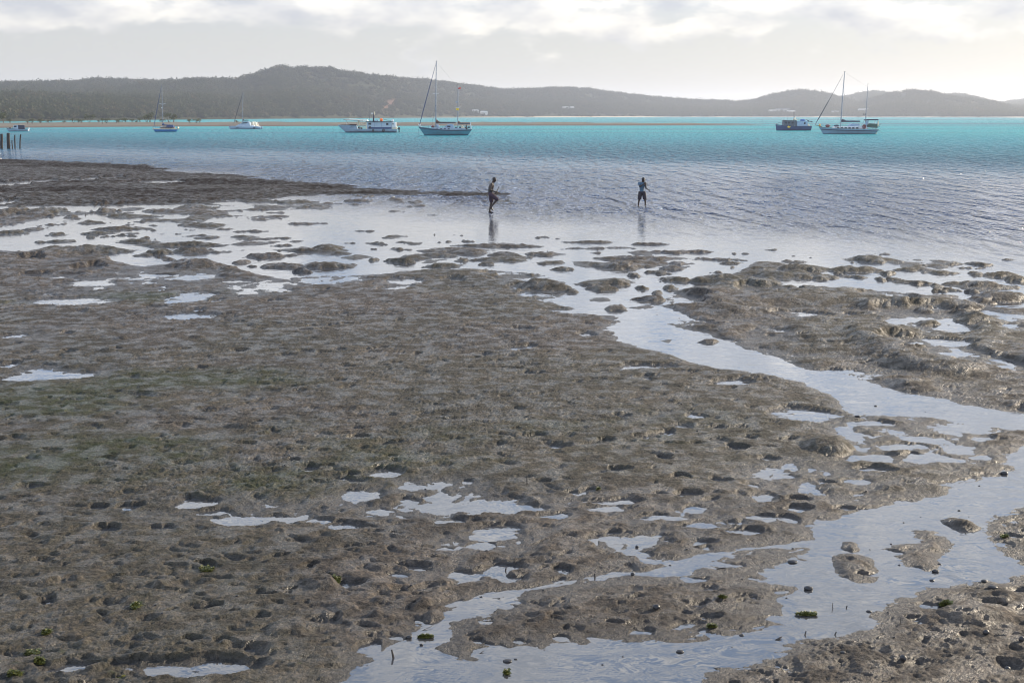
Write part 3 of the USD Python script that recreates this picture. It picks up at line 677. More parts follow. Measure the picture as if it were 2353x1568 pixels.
forest = UsdGeom.PointInstancer.Define(stage, '/World/hill_woodland')
tag(forest, 'close low woodland covering the hills across the bay', 'woodland', kind='stuff')
protos = UsdGeom.Scope.Define(stage, '/World/hill_woodland/prototypes')
plist = []
for k in range(4):
    core = blob(0.62, 2, 0.45, 30 + k, (1, 1, 0.72), 1.9)
    m = usdkit.mesh(stage, f'/World/hill_woodland/prototypes/tree_crown_{k}', join(core, leaf_clump(60 + k, 110, 0.17)), leaf_mats[k])
    plist.append(m.GetPath())
forest.CreatePrototypesRel().SetTargets(plist)
gz_x, gz_y = np.gradient(HZ, axis=0), np.gradient(HZ, axis=1)
g = np.random.default_rng(21)
N = 66000
fi, fj = g.uniform(0, NA - 1.001, N), g.uniform(0, NRAD - 1.001, N) ** 1.0
i0, j0 = fi.astype(int), fj.astype(int)
a, b = fi - i0, fj - j0
lerp = lambda A: (A[i0, j0] * (1 - a) * (1 - b) + A[i0 + 1, j0] * a * (1 - b) + A[i0, j0 + 1] * (1 - a) * b + A[i0 + 1, j0 + 1] * a * b)
px, py, pz = lerp(HX), lerp(HY), lerp(HZ)
bare = fbm2(px / 90, py / 90, 3, 160)
keep = (pz > 1.7) & (bare < 0.62) & (lerp(SCAR) < 0.3)
px, py, pz = px[keep], py[keep], pz[keep]
n = len(px)
hgt = g.uniform(3.5, 7.0, n) * (1 + 0.22 * (g.random(n) < 0.06))
sc = np.stack([hgt * g.uniform(0.8, 1.3, n), hgt * g.uniform(0.8, 1.3, n), hgt], 1)
forest.CreatePositionsAttr(Vt.Vec3fArray.FromNumpy(np.stack([px, py, pz + 0.35 * hgt], 1).astype(np.float32)))
forest.CreateScalesAttr(Vt.Vec3fArray.FromNumpy(sc.astype(np.float32)))
forest.CreateProtoIndicesAttr(Vt.IntArray.FromNumpy(g.choice(4, n, p=[.35, .3, .25, .1]).astype(np.int32)))
ang = g.uniform(0, math.pi, n)
forest.CreateOrientationsAttr(Vt.QuathArray([Gf.Quath(float(math.cos(x)), 0, 0, float(math.sin(x))) for x in ang]))

# ------------------------------------------------------------------ the air
HAZE = 1.2e-4
air = usdkit.material(stage, '/World/Looks/haze_look', {'v': ('principled_volume', {'color': (0.80, 0.87, 1.0), 'density': HAZE, 'anisotropy': 0.40})}, volume='v.volume')
hz = usdkit.mesh(stage, '/World/haze', box(-4200, 4200, -60, 6500, -9.0, float(HZ.max()) + 20), air)
tag(hz, 'thin pale sea haze lying over the bay', 'haze', kind='stuff')

# ------------------------------------------------------------------ sandbank with shrubs, piles
def bank_strip(pts, h):
    """A low bank: near and far waterline given in pixels along u; crest between them."""
    v, f, n = [], [], 11
    for u, vn_, vf_ in pts:
        a, b = ground(u, vn_), ground(u, vf_)
        for k in range(n):
            t = k / (n - 1)
            p = a * (1 - t) + b * t
            z = -0.25 + (h + 0.25) * math.sin(math.pi * t) ** 0.55 * (1 + 0.18 * float(vn(np.array(p[0] / 7), np.array(p[1] / 25.0), 7)))
            v.append((p[0], p[1], z))
    for i in range(len(pts) - 1):
        for k in range(n - 1):
            q = i * n + k
            f.append((q, q + n, q + n + 1, q + 1))
    return np.array(v), np.array(f)


sand_mat = usdkit.material(stage, '/World/Looks/sandbank_look', {
    'geo': ('geometry', {}), 'sep': ('separate_xyz', {}), 'mp': ('mapping', {'scale': (0.12, 0.03, 1.0)}),
    'n': ('noise_texture', {'scale': 1.0, 'detail': 6.0, 'roughness': 0.65}),
    'r': ('rgb_ramp', {'ramp': [(0.3, (0.105, 0.090, 0.065)), (0.55, (0.150, 0.128, 0.092)), (0.75, (0.105, 0.110, 0.060))]}),
    'wet': ('map_range', {'range_type': 'smoothstep', 'from_min': 0.1, 'from_max': 0.7, 'to_min': 1.0, 'to_max': 0.0, 'clamp': True}),
    'm': ('mix_color', {'b': (0.095, 0.065, 0.045), 'use_clamp': False}), 'p': ('principled_bsdf', {'roughness': 0.8, 'specular_ior_level': 0.2})},
    [('geo.position', 'sep.vector'), ('geo.position', 'mp.vector'), ('mp.vector', 'n.vector'), ('n.fac', 'r.fac'), ('r.color', 'm.a'), ('sep.z', 'wet.value'), ('wet.result', 'm.fac'), ('m.result', 'p.base_color')], surface='p.BSDF')
us = np.linspace(-300, 1760, 80)
near_v = np.interp(us, [-300, 0, 200, 400, 700, 1100, 1500, 1660, 1760], [299, 294.5, 292.5, 291, 290, 289, 288.3, 287.5, 286.6])
far_v = np.interp(us, [-300, 0, 200, 400, 700, 1100, 1500, 1660, 1760], [288, 286, 285.4, 285.2, 285.2, 285.2, 286, 286.3, 286.4])
crest = 1.35 * np.interp(us, [-300, 0, 300, 900, 1300, 1600, 1700, 1760], [1, 1, 1, 0.95, 0.85, 0.55, 0.3, 0.05])
bv, bf = [], []
for k, (u, a, b) in enumerate(zip(us, near_v, far_v)):
    v_, f_ = bank_strip([(u, a, b)], crest[k])
    bv.append(v_)
nn = len(bv[0])
for i in range(len(us) - 1):
    for k in range(nn - 1):
        bf.append((i * nn + k, (i + 1) * nn + k, (i + 1) * nn + k + 1, i * nn + k + 1))
sb = usdkit.mesh(stage, '/World/sandbank', (np.vstack(bv), np.array(bf)), sand_mat, smooth=True)
tag(sb, 'low brown sandbank lying across the bay behind the boats', 'sandbank', kind='structure')


def bank_point(u, t=0.45):
    a, b = np.interp(u, us, near_v), np.interp(u, us, far_v)
    p = ground(u, a) * (1 - t) + ground(u, b) * t
    return p[0], p[1], float(np.interp(u, us, crest)) * 0.93


shrub_leaf = usdkit.material(stage, '/World/Looks/shrub_leaf', {
    'geo': ('geometry', {}), 'n': ('noise_texture', {'scale': 1.5, 'detail': 3.0}),
    'r': ('rgb_ramp', {'ramp': [(0.3, (0.022, 0.034, 0.012)), (0.7, (0.060, 0.068, 0.024))]}),
    'd': ('principled_bsdf', {'roughness': 0.6}), 't': ('translucent_bsdf', {'color': (0.07, 0.09, 0.02)}), 'mx': ('mix_closure', {'fac': 0.3})},
    [('geo.position', 'n.vector'), ('n.fac', 'r.fac'), ('r.color', 'd.base_color'), ('d.BSDF', 'mx.closure1'), ('t.BSDF', 'mx.closure2')], surface='mx.closure')
bark = paint('bark', (0.09, 0.07, 0.055), 0.85, 0.25, 6)


def make_shrub(seed, label, group, loc, h, wide):
    t = thing('mangrove_shrub', label, 'shrub', loc, 0, group)
    g = np.random.default_rng(seed)
    ends, limbs = [], []
    for k in range(4):
        e = np.array([g.uniform(-.6, .6) * wide, g.uniform(-.5, .5) * wide, h * g.uniform(0.5, 0.95)])
        mid = e * (0.5, 0.5, 0.42)
        limbs.append(tube([(0.06 * k, 0, -0.2), mid, e], [0.09, 0.06, 0.025], 6))
        ends.append(e)
    part('trunk', join(*limbs), bark, t, smooth=40)
    c = []
    for e in ends:
        m = leaf_clump(seed + len(c), 90, 0.13, 0.8)
        m.apply_scale(wide * g.uniform(0.45, 0.7))
        m.apply_scale((1, 1, min(1.0, 0.75 * h / wide)))
        m.apply_translation(e)
        c.append(m)
    part('crown', join(*c), shrub_leaf, t)
    return t


shrubs = [(8, 4.2, 2.9, 'tallest dark mangrove shrub, cut off by the left edge'), (24, 1.6, 1.2, 'small mangrove shrub just right of the shrub at the left edge'),
          (205, 3.3, 2.6, 'rounded mangrove shrub with a raised tuft, midway between motor boat and sloop'), (337, 4.2, 2.6, 'tall forked mangrove shrub just left of the blue sloop'),
          (345, 3.0, 1.5, 'narrow upright mangrove shrub leaning against the tall one left of the blue sloop'), (388, 4.0, 2.4, 'tall mangrove shrub showing above the blue cockpit cover of the sloop'),
          (398, 3.4, 2.0, 'mangrove shrub behind the stern of the blue sloop'), (371, 1.7, 1.3, 'low mangrove shrub behind the foredeck of the blue sloop'), (459, 1.9, 1.2, 'little mangrove shrub halfway between the sloop and the catamaran')]
for k, (u, h, w, lb) in enumerate(shrubs):
    x, y, z = bank_point(u)
    make_shrub(300 + 9 * k, lb, None, (x, y, z - 0.1), h, w)
small = [64, 74, 92, 112, 148, 169, 179, 186, 226, 235, 245, 266, 273, 280, 288, 303, 315, 322, 437, 451, 545]
ORD = ['first', 'second', 'third', 'fourth', 'fifth', 'sixth', 'seventh', 'eighth', 'ninth', 'tenth']
count = {}
for k, u in enumerate(small):
    x, y, z = bank_point(u, 0.3 + 0.03 * (k % 9))
    mark = [(530, 'the stern of the catamaran'), (400, 'the stern of the blue sloop'), (205, 'the rounded shrub with a raised tuft'), (0, 'the little motor boat')]
    mark = next(m for lim, m in mark if u > lim)
    count[mark] = count.get(mark, 0) + 1
    make_shrub(500 + 9 * k, f'{ORD[count[mark] - 1]} low shrub to the right of {mark}', 'low mangrove shrubs on the sandbank', (x, y, z - 0.1), 1.1 + 0.35 * ((k * 7) % 4), 0.9 + 0.3 * ((k * 5) % 4))

pile_wood = paint('pile_wood', (0.018, 0.015, 0.014), 0.85, 0.3, 4)
for u, vt, vb, w, lb in ((4, 309, 342, 6.2, 'thick dark timber pile in the water, cut off by the left edge of the photo'), (19.5, 307, 342, 7.2, 'thickest dark timber pile, second from the left'),
                         (28, 323, 342, 2.2, 'short thin stake between the thick pile and the two slim ones'), (34.5, 311, 342, 3.0, 'slim dark post just right of the short stake'),
                         (45.5, 310, 342, 3.0, 'rightmost slim post, leaning slightly to the right')):
    b = ground(u, vb)
    tp = at_distance(u + (2 if w == 3.0 and u > 40 else -0.5), vt, b[1])
    s_ = b[1] / FPX
    t = thing('timber_pile', lb, 'post', b)
    top_rel = tp - b
    g = np.random.default_rng(int(u * 10))
    path = [np.array([0, 0, -1.5]) - 0.4 * top_rel * (1, 1, 0), top_rel * 0.35 + g.normal(0, 0.02, 3), top_rel * 0.7 + g.normal(0, 0.02, 3), top_rel]
    r = w * s_ / 2
    part('shaft', tube(path, [r * 1.05, r, r * 0.98, r * 0.94], 12), pile_wood, t, smooth=50)
    part('cap', tube([top_rel, top_rel + (0, 0, 0.05 + r * .2)], [r * 1.0, r * 0.7], 12), pile_wood, t, smooth=30)


# ------------------------------------------------------------------ boats
white = paint('boat_white', (0.62, 0.64, 0.66), 0.35, 0.08, 1.5)
pale = paint('boat_pale_blue', (0.30, 0.38, 0.46), 0.4, 0.08, 1.5)
cream = paint('boat_cream', (0.66, 0.58, 0.42), 0.45, 0.1, 2)
teal = paint('hull_teal', (0.055, 0.19, 0.25), 0.3, 0.1, 0.8)
navy = paint('hull_navy', (0.020, 0.045, 0.12), 0.3, 0.15, 0.8)
blue = paint('hull_blue', (0.02, 0.14, 0.36), 0.3, 0.12, 0.8)
boot = paint('boot_topping', (0.008, 0.016, 0.045), 0.4, 0.2, 1)
steelblue = paint('hull_pale', (0.23, 0.33, 0.42), 0.35, 0.12, 0.8)
alloy = paint('mast_alloy', (0.20, 0.24, 0.30), 0.35, 0.1, 2, 0.5)
wire = paint('rigging_wire', (0.06, 0.07, 0.09), 0.5, 0.1, 2)
canvas_brown = paint('canvas_brown', (0.075, 0.040, 0.032), 0.85, 0.25, 3)
canvas_blue = paint('canvas_blue', (0.018, 0.045, 0.13), 0.85, 0.25, 3)
canvas_grey = paint('canvas_grey', (0.24, 0.33, 0.44), 0.8, 0.15, 3)
canvas_dark = paint('canvas_dark', (0.018, 0.022, 0.045), 0.85, 0.25, 3)
window_glass = paint('cabin_window', (0.010, 0.018, 0.030), 0.08, 0.1, 1)
rubber = paint('rubber', (0.012, 0.012, 0.014), 0.7, 0.2, 4)
orange = paint('buoy_orange', (0.85, 0.16, 0.015), 0.4, 0.08, 3)
yellow = paint('yellow_plastic', (0.75, 0.52, 0.02), 0.45, 0.1, 3)
red = paint('flag_red', (0.62, 0.03, 0.02), 0.7, 0.1, 3)
maroon = paint('maroon_bundle', (0.16, 0.03, 0.035), 0.8, 0.25, 3)
teak = paint('teak', (0.16, 0.10, 0.055), 0.7, 0.25, 4)
deckc = paint('deck_buff', (0.34, 0.32, 0.28), 0.7, 0.15, 3)
green_canvas = paint('canvas_green', (0.018, 0.06, 0.045), 0.85, 0.2, 3)
tarp = paint('tarp_blue', (0.02, 0.12, 0.34), 0.6, 0.15, 3)


def hull(L, beam, z_bow, z_mid, z_stern, rake_bow, rake_stern, transom=0.6, draft=0.7, full=2.2, n=30):
    """P(s, q): point of the port side, s from bow to stern, q from sheer (0) to keel (1). x runs from the bow aft."""
    def sheer(s):
        return z_mid + (z_bow - z_mid) * max(0.0, 1 - s / 0.62) ** 1.7 + (z_stern - z_mid) * max(0.0, (s - 0.62) / 0.38) ** 1.7

    def half(s):
        b = 1 - max(0.0, 1 - s / 0.5) ** full
        a = 1 - (1 - transom) * max(0.0, (s - 0.5) / 0.5) ** 2.2
        return beam / 2 * max(b, 0.02) * a

    def P(s, q, off=0.0):
        zt = sheer(s)
        z = zt + (-draft - zt) * q
        low = (zt - z) / max(zt, 0.1)                       # 1 at the waterline
        x0 = rake_bow * min(low, 1.3)
        x1 = L - rake_stern * min(low, 1.3)
        x = x0 + (x1 - x0) * s
        y = half(s) * (1 - q ** 2.6) * (1 - 0.10 * q)
        return (x, y + off if y > 1e-6 else 0.0, z)
    return P, sheer, half


def hull_shell(P, s0=0.0, s1=1.0, q0=0.0, q1=1.0, off=0.0, n=30, m=9, close=True):
    v, f = [], []
    S, Q = np.linspace(s0, s1, n), np.linspace(q0, q1, m)
    for side in (1, -1):
        b = len(v)
        for s in S:
            for q in Q:
                x, y, z = P(s, q, off)
                v.append((x, side * y, z))
        for i in range(n - 1):
            for k in range(m - 1):
                a = b + i * m + k
                quad = (a, a + 1, a + m + 1, a + m)
                f.append(quad if side < 0 else quad[::-1])
    if close:
        h = n * m
        for i in range(n - 1):                                # deck, a little below the sheer line
            f.append((i * m, (i + 1) * m, h + (i + 1) * m, h + i * m))
        e = (n - 1) * m
        for k in range(m - 1):                                # transom
            f.append((e + k, e + k + 1, h + e + k + 1, h + e + k))
    return np.array(v), np.array(f)


def strake(P, s0, s1, q, r, n=24, off=0.02):
    return join(*[tube([(lambda p: (p[0], sd * (p[1] + off), p[2]))(P(s, q)) for s in np.linspace(s0, s1, n)], r, 5) for sd in (1, -1)])


def q_at(P, s, z):
    lo, hi = 0.0, 1.0
    for _ in range(30):
        m = (lo + hi) / 2
        lo, hi = (m, hi) if P(s, m)[2] > z else (lo, m)
    return lo


def band(P, z0, z1, off=0.012, n=30, s0=0.0, s1=1.0):
    v, f, m = [], [], 4
    for sd in (1, -1):
        b = len(v)
        for s in np.linspace(s0, s1, n):
            qa, qb = q_at(P, s, z1), q_at(P, s, z0)
            for q in np.linspace(qa, qb, m):
                x, y, z = P(s, q)
                v.append((x - (0.02 if s < 0.01 else 0), sd * (y + off), z))
        for i in range(n - 1):
            for k in range(m - 1):
                a = b + i * m + k
                quad = (a, a + 1, a + m + 1, a + m)
                f.append(quad if sd < 0 else quad[::-1])
    e = (n - 1) * m
    for k in range(m - 1):
        f.append((e + k, e + k + 1, n * m + e + k + 1, n * m + e + k))
    return np.array(v), np.array(f)


def rails(P, s0, s1, n, h, parent, m):
    """Stanchions and two lifelines along both sides of the deck."""
    ms = []
    for sd in (1, -1):
        tops, mids = [], []
        for s in np.linspace(s0, s1, n):
            x, y, z = P(s, 0)
            ms.append(tube([(x, sd * (y - 0.06), z - 0.02), (x, sd * (y - 0.06), z + h)], 0.022, 5))
            tops.append((x, sd * (y - 0.06), z + h)); mids.append((x, sd * (y - 0.06), z + h * 0.55))
        ms += [tube(tops, 0.015, 4), tube(mids, 0.012, 4)]
    part('guard_rail', join(*ms), m, parent)


def fluttering(x0, z0, w, h, m, parent, name='flag', label=None, skew=0.0):
    n = 8
    v, f = [], []
    for i in range(n):
        for k in range(3):
            t = i / (n - 1)
            v.append((x0 + w * t, 0.06 * math.sin(7 * t) * t, z0 + h * k / 2 - skew * t))
    for i in range(n - 1):
        for k in range(2):
            a = i * 3 + k
            f.append((a, a + 3, a + 4, a + 1))
    v = np.array(v)
    both = np.vstack([v, v + (0, 0.008, 0)])
    f = np.array(f)
    return part(name, (both, np.vstack([f[:, ::-1], f + len(v)])), m, parent, label=label)


def boat(name, label, u_bow, v_water, yaw=0.0):
    p = ground(u_bow, v_water)
    return thing(name, label, 'boat', p, yaw)


def sail_cover(x0, x1, z, parent, m, r=0.17, hump=0.5, name='sail_cover'):
    n = 16
    pts, rad = [], []
    for i in range(n):
        t = i / (n - 1)
        rise = hump * max(0.0, 1 - t / 0.22) ** 1.5
        pts.append((x0 + (x1 - x0) * t, 0, z + rise * 0.5))
        rad.append((r + rise * 0.5) * (1.0 - 0.35 * t) * (1 + 0.07 * math.sin(19 * t)))
    part(name, tube(pts, rad, 8, 1.0), m, parent, smooth=50)


# --- teal ketch in the middle
def teal_ketch():
    t = boat('ketch', 'teal two-masted sailing ketch with brown sail covers and a red flag', 961, 311, 0.03)
    P, sh, hb = hull(12.5, 3.5, 2.0, 1.28, 1.38, 1.4, 0.95, 0.45, 0.6)
    h = part('hull', hull_shell(P), teal, t, smooth=40)
    part('boot_stripe', band(P, -0.3, 0.14), boot, h, smooth=True)
    part('rubbing_strake', strake(P, 0.0, 1.0, 0.10, 0.075), boot, h, smooth=True)
    part('toe_rail', strake(P, 0.0, 1.0, 0.0, 0.035), alloy, h, smooth=True)
    c = part('cabin', prism([(2.9, 1.15), (11.1, 1.15), (11.0, 1.60), (7.8, 1.72), (3.3, 1.80)], -1.05, 1.05), pale, t)
    for k, x in enumerate((4.2, 5.1, 6.0, 6.9)):
        part('porthole', box(x, x + 0.42, -1.075, 1.075, 1.40, 1.58), window_glass, c)
    part('dodger', prism([(6.0, 1.72), (8.3, 1.66), (8.25, 2.45), (7.6, 2.58), (6.7, 2.42)], -0.98, 0.98), canvas_grey, t)
    part('dodger_window', box(6.75, 7.5, -0.995, 0.995, 1.85, 2.2), window_glass, t)
    m = part('main_mast', tube([(4.05, 0, 1.2), (4.18, 0, 9.5), (4.36, 0, 16.8)], [0.13, 0.12, 0.09], 10), alloy, t, smooth=True)
    part('spreader', tube([(4.16, -0.95, 9.65), (4.18, 0, 9.6), (4.16, 0.95, 9.65)], 0.05, 6), white, m)
    part('spreader', tube([(3.45, -0.1, 9.62), (4.17, 0, 9.58), (4.92, 0.1, 9.62)], 0.045, 6), white, m)
    part('masthead_light', join(tube([(4.36, 0, 16.8), (4.40, 0, 17.05)], 0.04, 6), tube([(4.15, 0, 16.85), (4.6, 0, 16.9)], 0.03, 6)), wire, m)
    z = part('mizzen_mast', tube([(9.2, 0, 1.2), (9.32, 0, 11.0)], [0.10, 0.075], 10), alloy, t, smooth=True)
    part('spreader', tube([(8.68, -0.1, 6.42), (9.26, 0, 6.36), (9.82, 0.1, 6.48)], 0.045, 6), white, z)
    part('antenna', join(tube([(9.3, 0, 11.0), (9.3, 0, 11.9)], 0.02, 5), tube([(9.05, 0.1, 11.0), (9.05, 0.1, 11.6)], 0.015, 5), tube([(9.1, 0, 11.55), (9.5, 0, 11.75)], 0.02, 5)), wire, z)
    part('wind_generator', join(box(8.72, 9.12, -.09, .09, 7.5, 7.72, 0.04), tube([(9.12, 0, 7.6), (9.28, 0, 7.6)], 0.04, 6)), canvas_grey, z)
    fluttering(9.36, 10.55, 0.62, 0.32, red, t, label='red flag near the top of the mizzen mast', skew=-0.1)
    part('radar_reflector', join(box(8.85, 9.17, -0.18, 0.0, 5.75, 6.25, 0.03), box(9.18, 9.46, -0.2, -0.02, 5.72, 6.22, 0.03)), yellow, t, label='yellow box hung below the mizzen spreader')
    part('boom', tube([(4.2, 0, 2.72), (8.75, 0, 2.78)], 0.07, 8), alloy, t)
    sail_cover(4.15, 8.7, 2.95, t, canvas_brown, 0.17, 0.55)
    part('boom', tube([(9.3, 0, 2.55), (12.2, 0, 2.62)], 0.06, 8), alloy, t)
    sail_cover(9.28, 12.1, 2.78, t, canvas_brown, 0.16, 0.45)
    part('furled_jib', tube([(0.25, 0, 2.2), (1.3, 0, 6.0), (2.9, 0, 11.6), (4.30, 0, 16.5)], [0.06, 0.11, 0.085, 0.03], 7), canvas_blue, t)
    part('stay', join(tube([(3.1, 0, 1.9), (4.1, 0, 7.4)], 0.022, 5), tube([(4.36, 0, 16.7), (9.3, 0, 10.9)], 0.008, 4), tube([(4.3, 0.9, 1.5), (4.2, .95, 9.6), (4.36, 0, 16.4)], 0.010, 4),
                      tube([(4.3, -0.9, 1.5), (4.2, -.95, 9.6), (4.36, 0, 16.4)], 0.010, 4)), wire, t)
    rails(P, 0.02, 0.97, 12, 0.6, t, alloy)
    part('pulpit', join(tube([(0.9, -.5, 1.8), (0.1, -.2, 2.5), (-.05, 0, 2.55), (0.1, .2, 2.5), (0.9, .5, 1.8)], 0.03, 6), box(0.15, 0.4, -.1, .1, 2.2, 2.5, .04)), white, t)
    part('deck_bundle', blob(0.5, 2, .25, 3, (0.85, 0.9, 0.55)).apply_translation((3.35, 0, 1.98)), maroon, t, smooth=True, label='dark red rolled bundle on the foredeck')
    part('deck_bundle', blob(0.5, 2, .25, 4, (0.75, 0.8, 0.8)).apply_translation((4.55, -0.2, 2.1)), canvas_grey, t, smooth=True)
    part('deck_vent', join(*[blob(.13, 1, .1, 5).apply_translation(p) for p in ((2.75, -.5, 1.65), (3.05, -.3, 2.12), (6.0, -.6, 1.85), (0.45, -.2, 2.45))]), white, t, smooth=True)
    part('life_ring', join(blob(.34, 2, .12, 6, (1.1, .6, .9)).apply_translation((10.35, -.8, 1.75)), blob(.22, 1, .1, 7).apply_translation((10.25, -.8, 2.1))), cream, t, smooth=True)
    part('outboard_motor', join(box(11.05, 11.32, -.95, -.7, 1.85, 2.45, .05), box(11.0, 11.5, -1.0, -.6, 1.4, 1.75, .05), tube([(11.2, -.85, 1.9), (11.25, -.85, 1.2)], .07, 6)), rubber, t)
    part('stern_post', tube([(12.35, -0.3, 1.35), (12.15, -0.3, 3.0)], 0.09, 7), white, t)
    part('stern_post', tube([(12.35, .8, 1.35), (12.15, .8, 3.0)], .05, 7), white, t)
    part('gangplank', box(12.3, 13.3, 0.15, 0.45, 0, 0.07).apply_transform(trimesh.transformations.rotation_matrix(-0.6, (0, 1, 0), (12.3, 0, 0))).apply_translation((0.1, 0, 1.6)), canvas_grey, t)
    part('cockpit_gear', join(*[box(x, x + .5, -.7, .2, 1.6, 1.6 + hh, .06) for x, hh in ((8.5, .35), (9.5, .4), (10.8, .3), (11.5, .42))]), canvas_dark, t)
    part('anchor_rope', tube([(0.15, 0, 1.9), (-0.1, -.1, -.1)], 0.018, 5), wire, t)


teal_ketch()


# --- pale ketch at the right
def pale_ketch():
    t = boat('ketch', 'pale blue two-masted ketch with dark boom cover and canopy, at the right', 1880, 308, 0.02)
    P, sh, hb = hull(14.7, 3.9, 1.72, 1.30, 1.1, 1.15, 0.75, 0.6, 0.7)
    h = part('hull', hull_shell(P), paint('hull_grey_blue', (0.15, 0.27, 0.36), 0.35, 0.1, 0.8), t, smooth=40)
    part('boot_stripe', band(P, -0.3, 0.10), boot, h, smooth=True)
    part('sheer_stripe', strake(P, 0.02, 1.0, 0.22, 0.10), boot, h, smooth=True)
    part('toe_rail', strake(P, 0, 1, 0, .04), teak, h, smooth=True)
    c = part('cabin', prism([(3.2, 1.2), (11.8, 1.1), (11.8, 1.95), (9.9, 2.0), (3.8, 1.75)], -1.2, 1.2), white, t)
    for k in range(6):
        x = 4.2 + 0.95 * k
        part('cabin_window', box(x, x + 0.62, -1.225, 1.225, 1.35, 1.66), window_glass, c)
    part('dodger', prism([(7.5, 1.9), (9.9, 1.9), (9.85, 2.45), (8.1, 2.55), (7.7, 2.3)], -1.0, 1.0), canvas_grey, t)
    m = part('main_mast', tube([(5.45, 0, 1.3), (5.62, 0, 8.4), (5.86, 0, 15.1)], [0.13, 0.12, 0.09], 10), alloy, t, smooth=True)
    part('spreader', tube([(5.1, -.9, 11.5), (5.7, 0, 11.45), (5.9, .9, 11.5)], 0.04, 6), white, m)
    part('masthead_light', join(tube([(5.6, 0, 15.15), (6.15, 0, 15.15)], .035, 5), tube([(5.86, 0, 15.1), (5.86, 0, 15.3)], .04, 5)), wire, m)
    z = part('mizzen_mast', tube([(11.6, 0, 1.5), (11.8, 0, 11.6)], [0.10, 0.07], 10), alloy, t, smooth=True)
    part('wind_vane', join(tube([(11.8, 0, 11.6), (11.8, 0, 12.2)], .015, 4), tube([(11.62, 0, 12.15), (12.0, 0, 12.2)], .03, 5)), wire, z)
    part('wind_generator', join(blob(.16, 1, .2, 3).apply_translation((11.1, 0, 4.85)), tube([(11.1, 0, 4.8), (11.65, 0, 4.8)], .03, 5), box(11.45, 11.6, -.1, .1, 4.7, 5.0, .03)), wire, z)
    part('boom', tube([(5.6, 0, 2.95), (10.3, 0, 2.98)], 0.07, 8), alloy, t)
    part('sail_cover', tube([(5.5, 0, 3.1), (5.9, 0, 3.3), (6.3, 0, 3.22), (6.8, 0, 3.12), (10.25, 0, 3.1)], [0.15, 0.36, 0.26, 0.18, 0.15], 9), canvas_dark, t, smooth=50)
    part('furled_jib', tube([(-0.9, 0, 2.4), (0.0, 0, 4.0), (1.6, 0, 7.0), (2.9, 0, 9.4), (5.6, 0, 14.7)], [0.04, 0.13, 0.12, 0.05, 0.025], 7), wire, t)
    part('bowsprit', tube([(0.9, 0, 1.72), (-1.0, 0, 2.25)], [0.09, 0.06], 7), teak, t)
    part('bow_buoy', blob(.27, 2, .08, 2).apply_translation((0.15, -.35, 2.2)), paint('buoy_gold', (0.62, 0.33, 0.06), 0.5, 0.1, 3), t, smooth=True, label='orange gold buoy hung at the bow')
    part('deck_bundle', blob(.6, 2, .25, 8, (1.0, .8, .6)).apply_translation((2.2, -.2, 2.0)), maroon, t, smooth=True)
    part('deck_bundle', blob(.55, 2, .3, 9, (1.1, .8, .5)).apply_translation((4.4, -.2, 2.0)), canvas_dark, t, smooth=True)
    b = part('canopy', prism([(11.5, 3.35), (14.5, 3.35), (14.4, 3.62), (11.7, 3.62)], -1.3, 1.3), canvas_dark, t)
    part('canopy_frame', join(*[tube([(x, sd * 1.2, 1.3), (x + dx, sd * 1.2, 3.4)], .055, 6) for sd in (1, -1) for x, dx in ((10.7, 1.0), (11.9, .2), (14.1, .3))]), pale, b)
    part('canopy_screen', prism([(10.9, 1.9), (11.7, 1.9), (12.0, 3.3), (11.5, 3.3)], -1.15, -1.10), canvas_grey, b)
    part('cockpit_cover', prism([(11.7, 1.7), (14.3, 1.5), (14.3, 2.45), (12.3, 2.6), (11.7, 2.1)], -1.25, 1.25), green_canvas, t)
    part('life_ring', join(trimesh.creation.torus(0.36, 0.15).apply_transform(trimesh.transformations.rotation_matrix(math.pi / 2, (1, 0, 0))).apply_translation((10.95, -1.5, 1.85)), tube([(10.95, -1.5, 1.85), (10.95, -1.42, 1.85)], 0.3, 10)), maroon, t, smooth=True, label='dark red ring on the side by the canopy')
    fluttering(14.55, 1.7, 0.45, 1.2, cream, t, skew=-0.4, label='cream flag at the stern')
    part('stern_gear', join(tube([(14.3, 0, 1.5), (15.6, 0, 2.5)], .05, 6), tube([(14.2, .4, 1.2), (15.5, .4, 1.9)], .05, 6), tube([(14.2, .2, .8), (15.5, .2, .85)], .05, 6)), wire, t)
    part('rudder', box(14.2, 14.55, -.06, .06, -.5, 1.0, .02), cream, t)
    part('stay', join(tube([(5.86, 0, 15.0), (11.8, 0, 11.5)], .008, 4), *[tube([(5.6, sd * 1.6, 1.4), (5.75, sd * .9, 11.45), (5.86, 0, 14.9)], .010, 4) for sd in (1, -1)]), wire, t)
    rails(P, 0.02, 0.96, 13, 0.62, t, alloy)


pale_ketch()


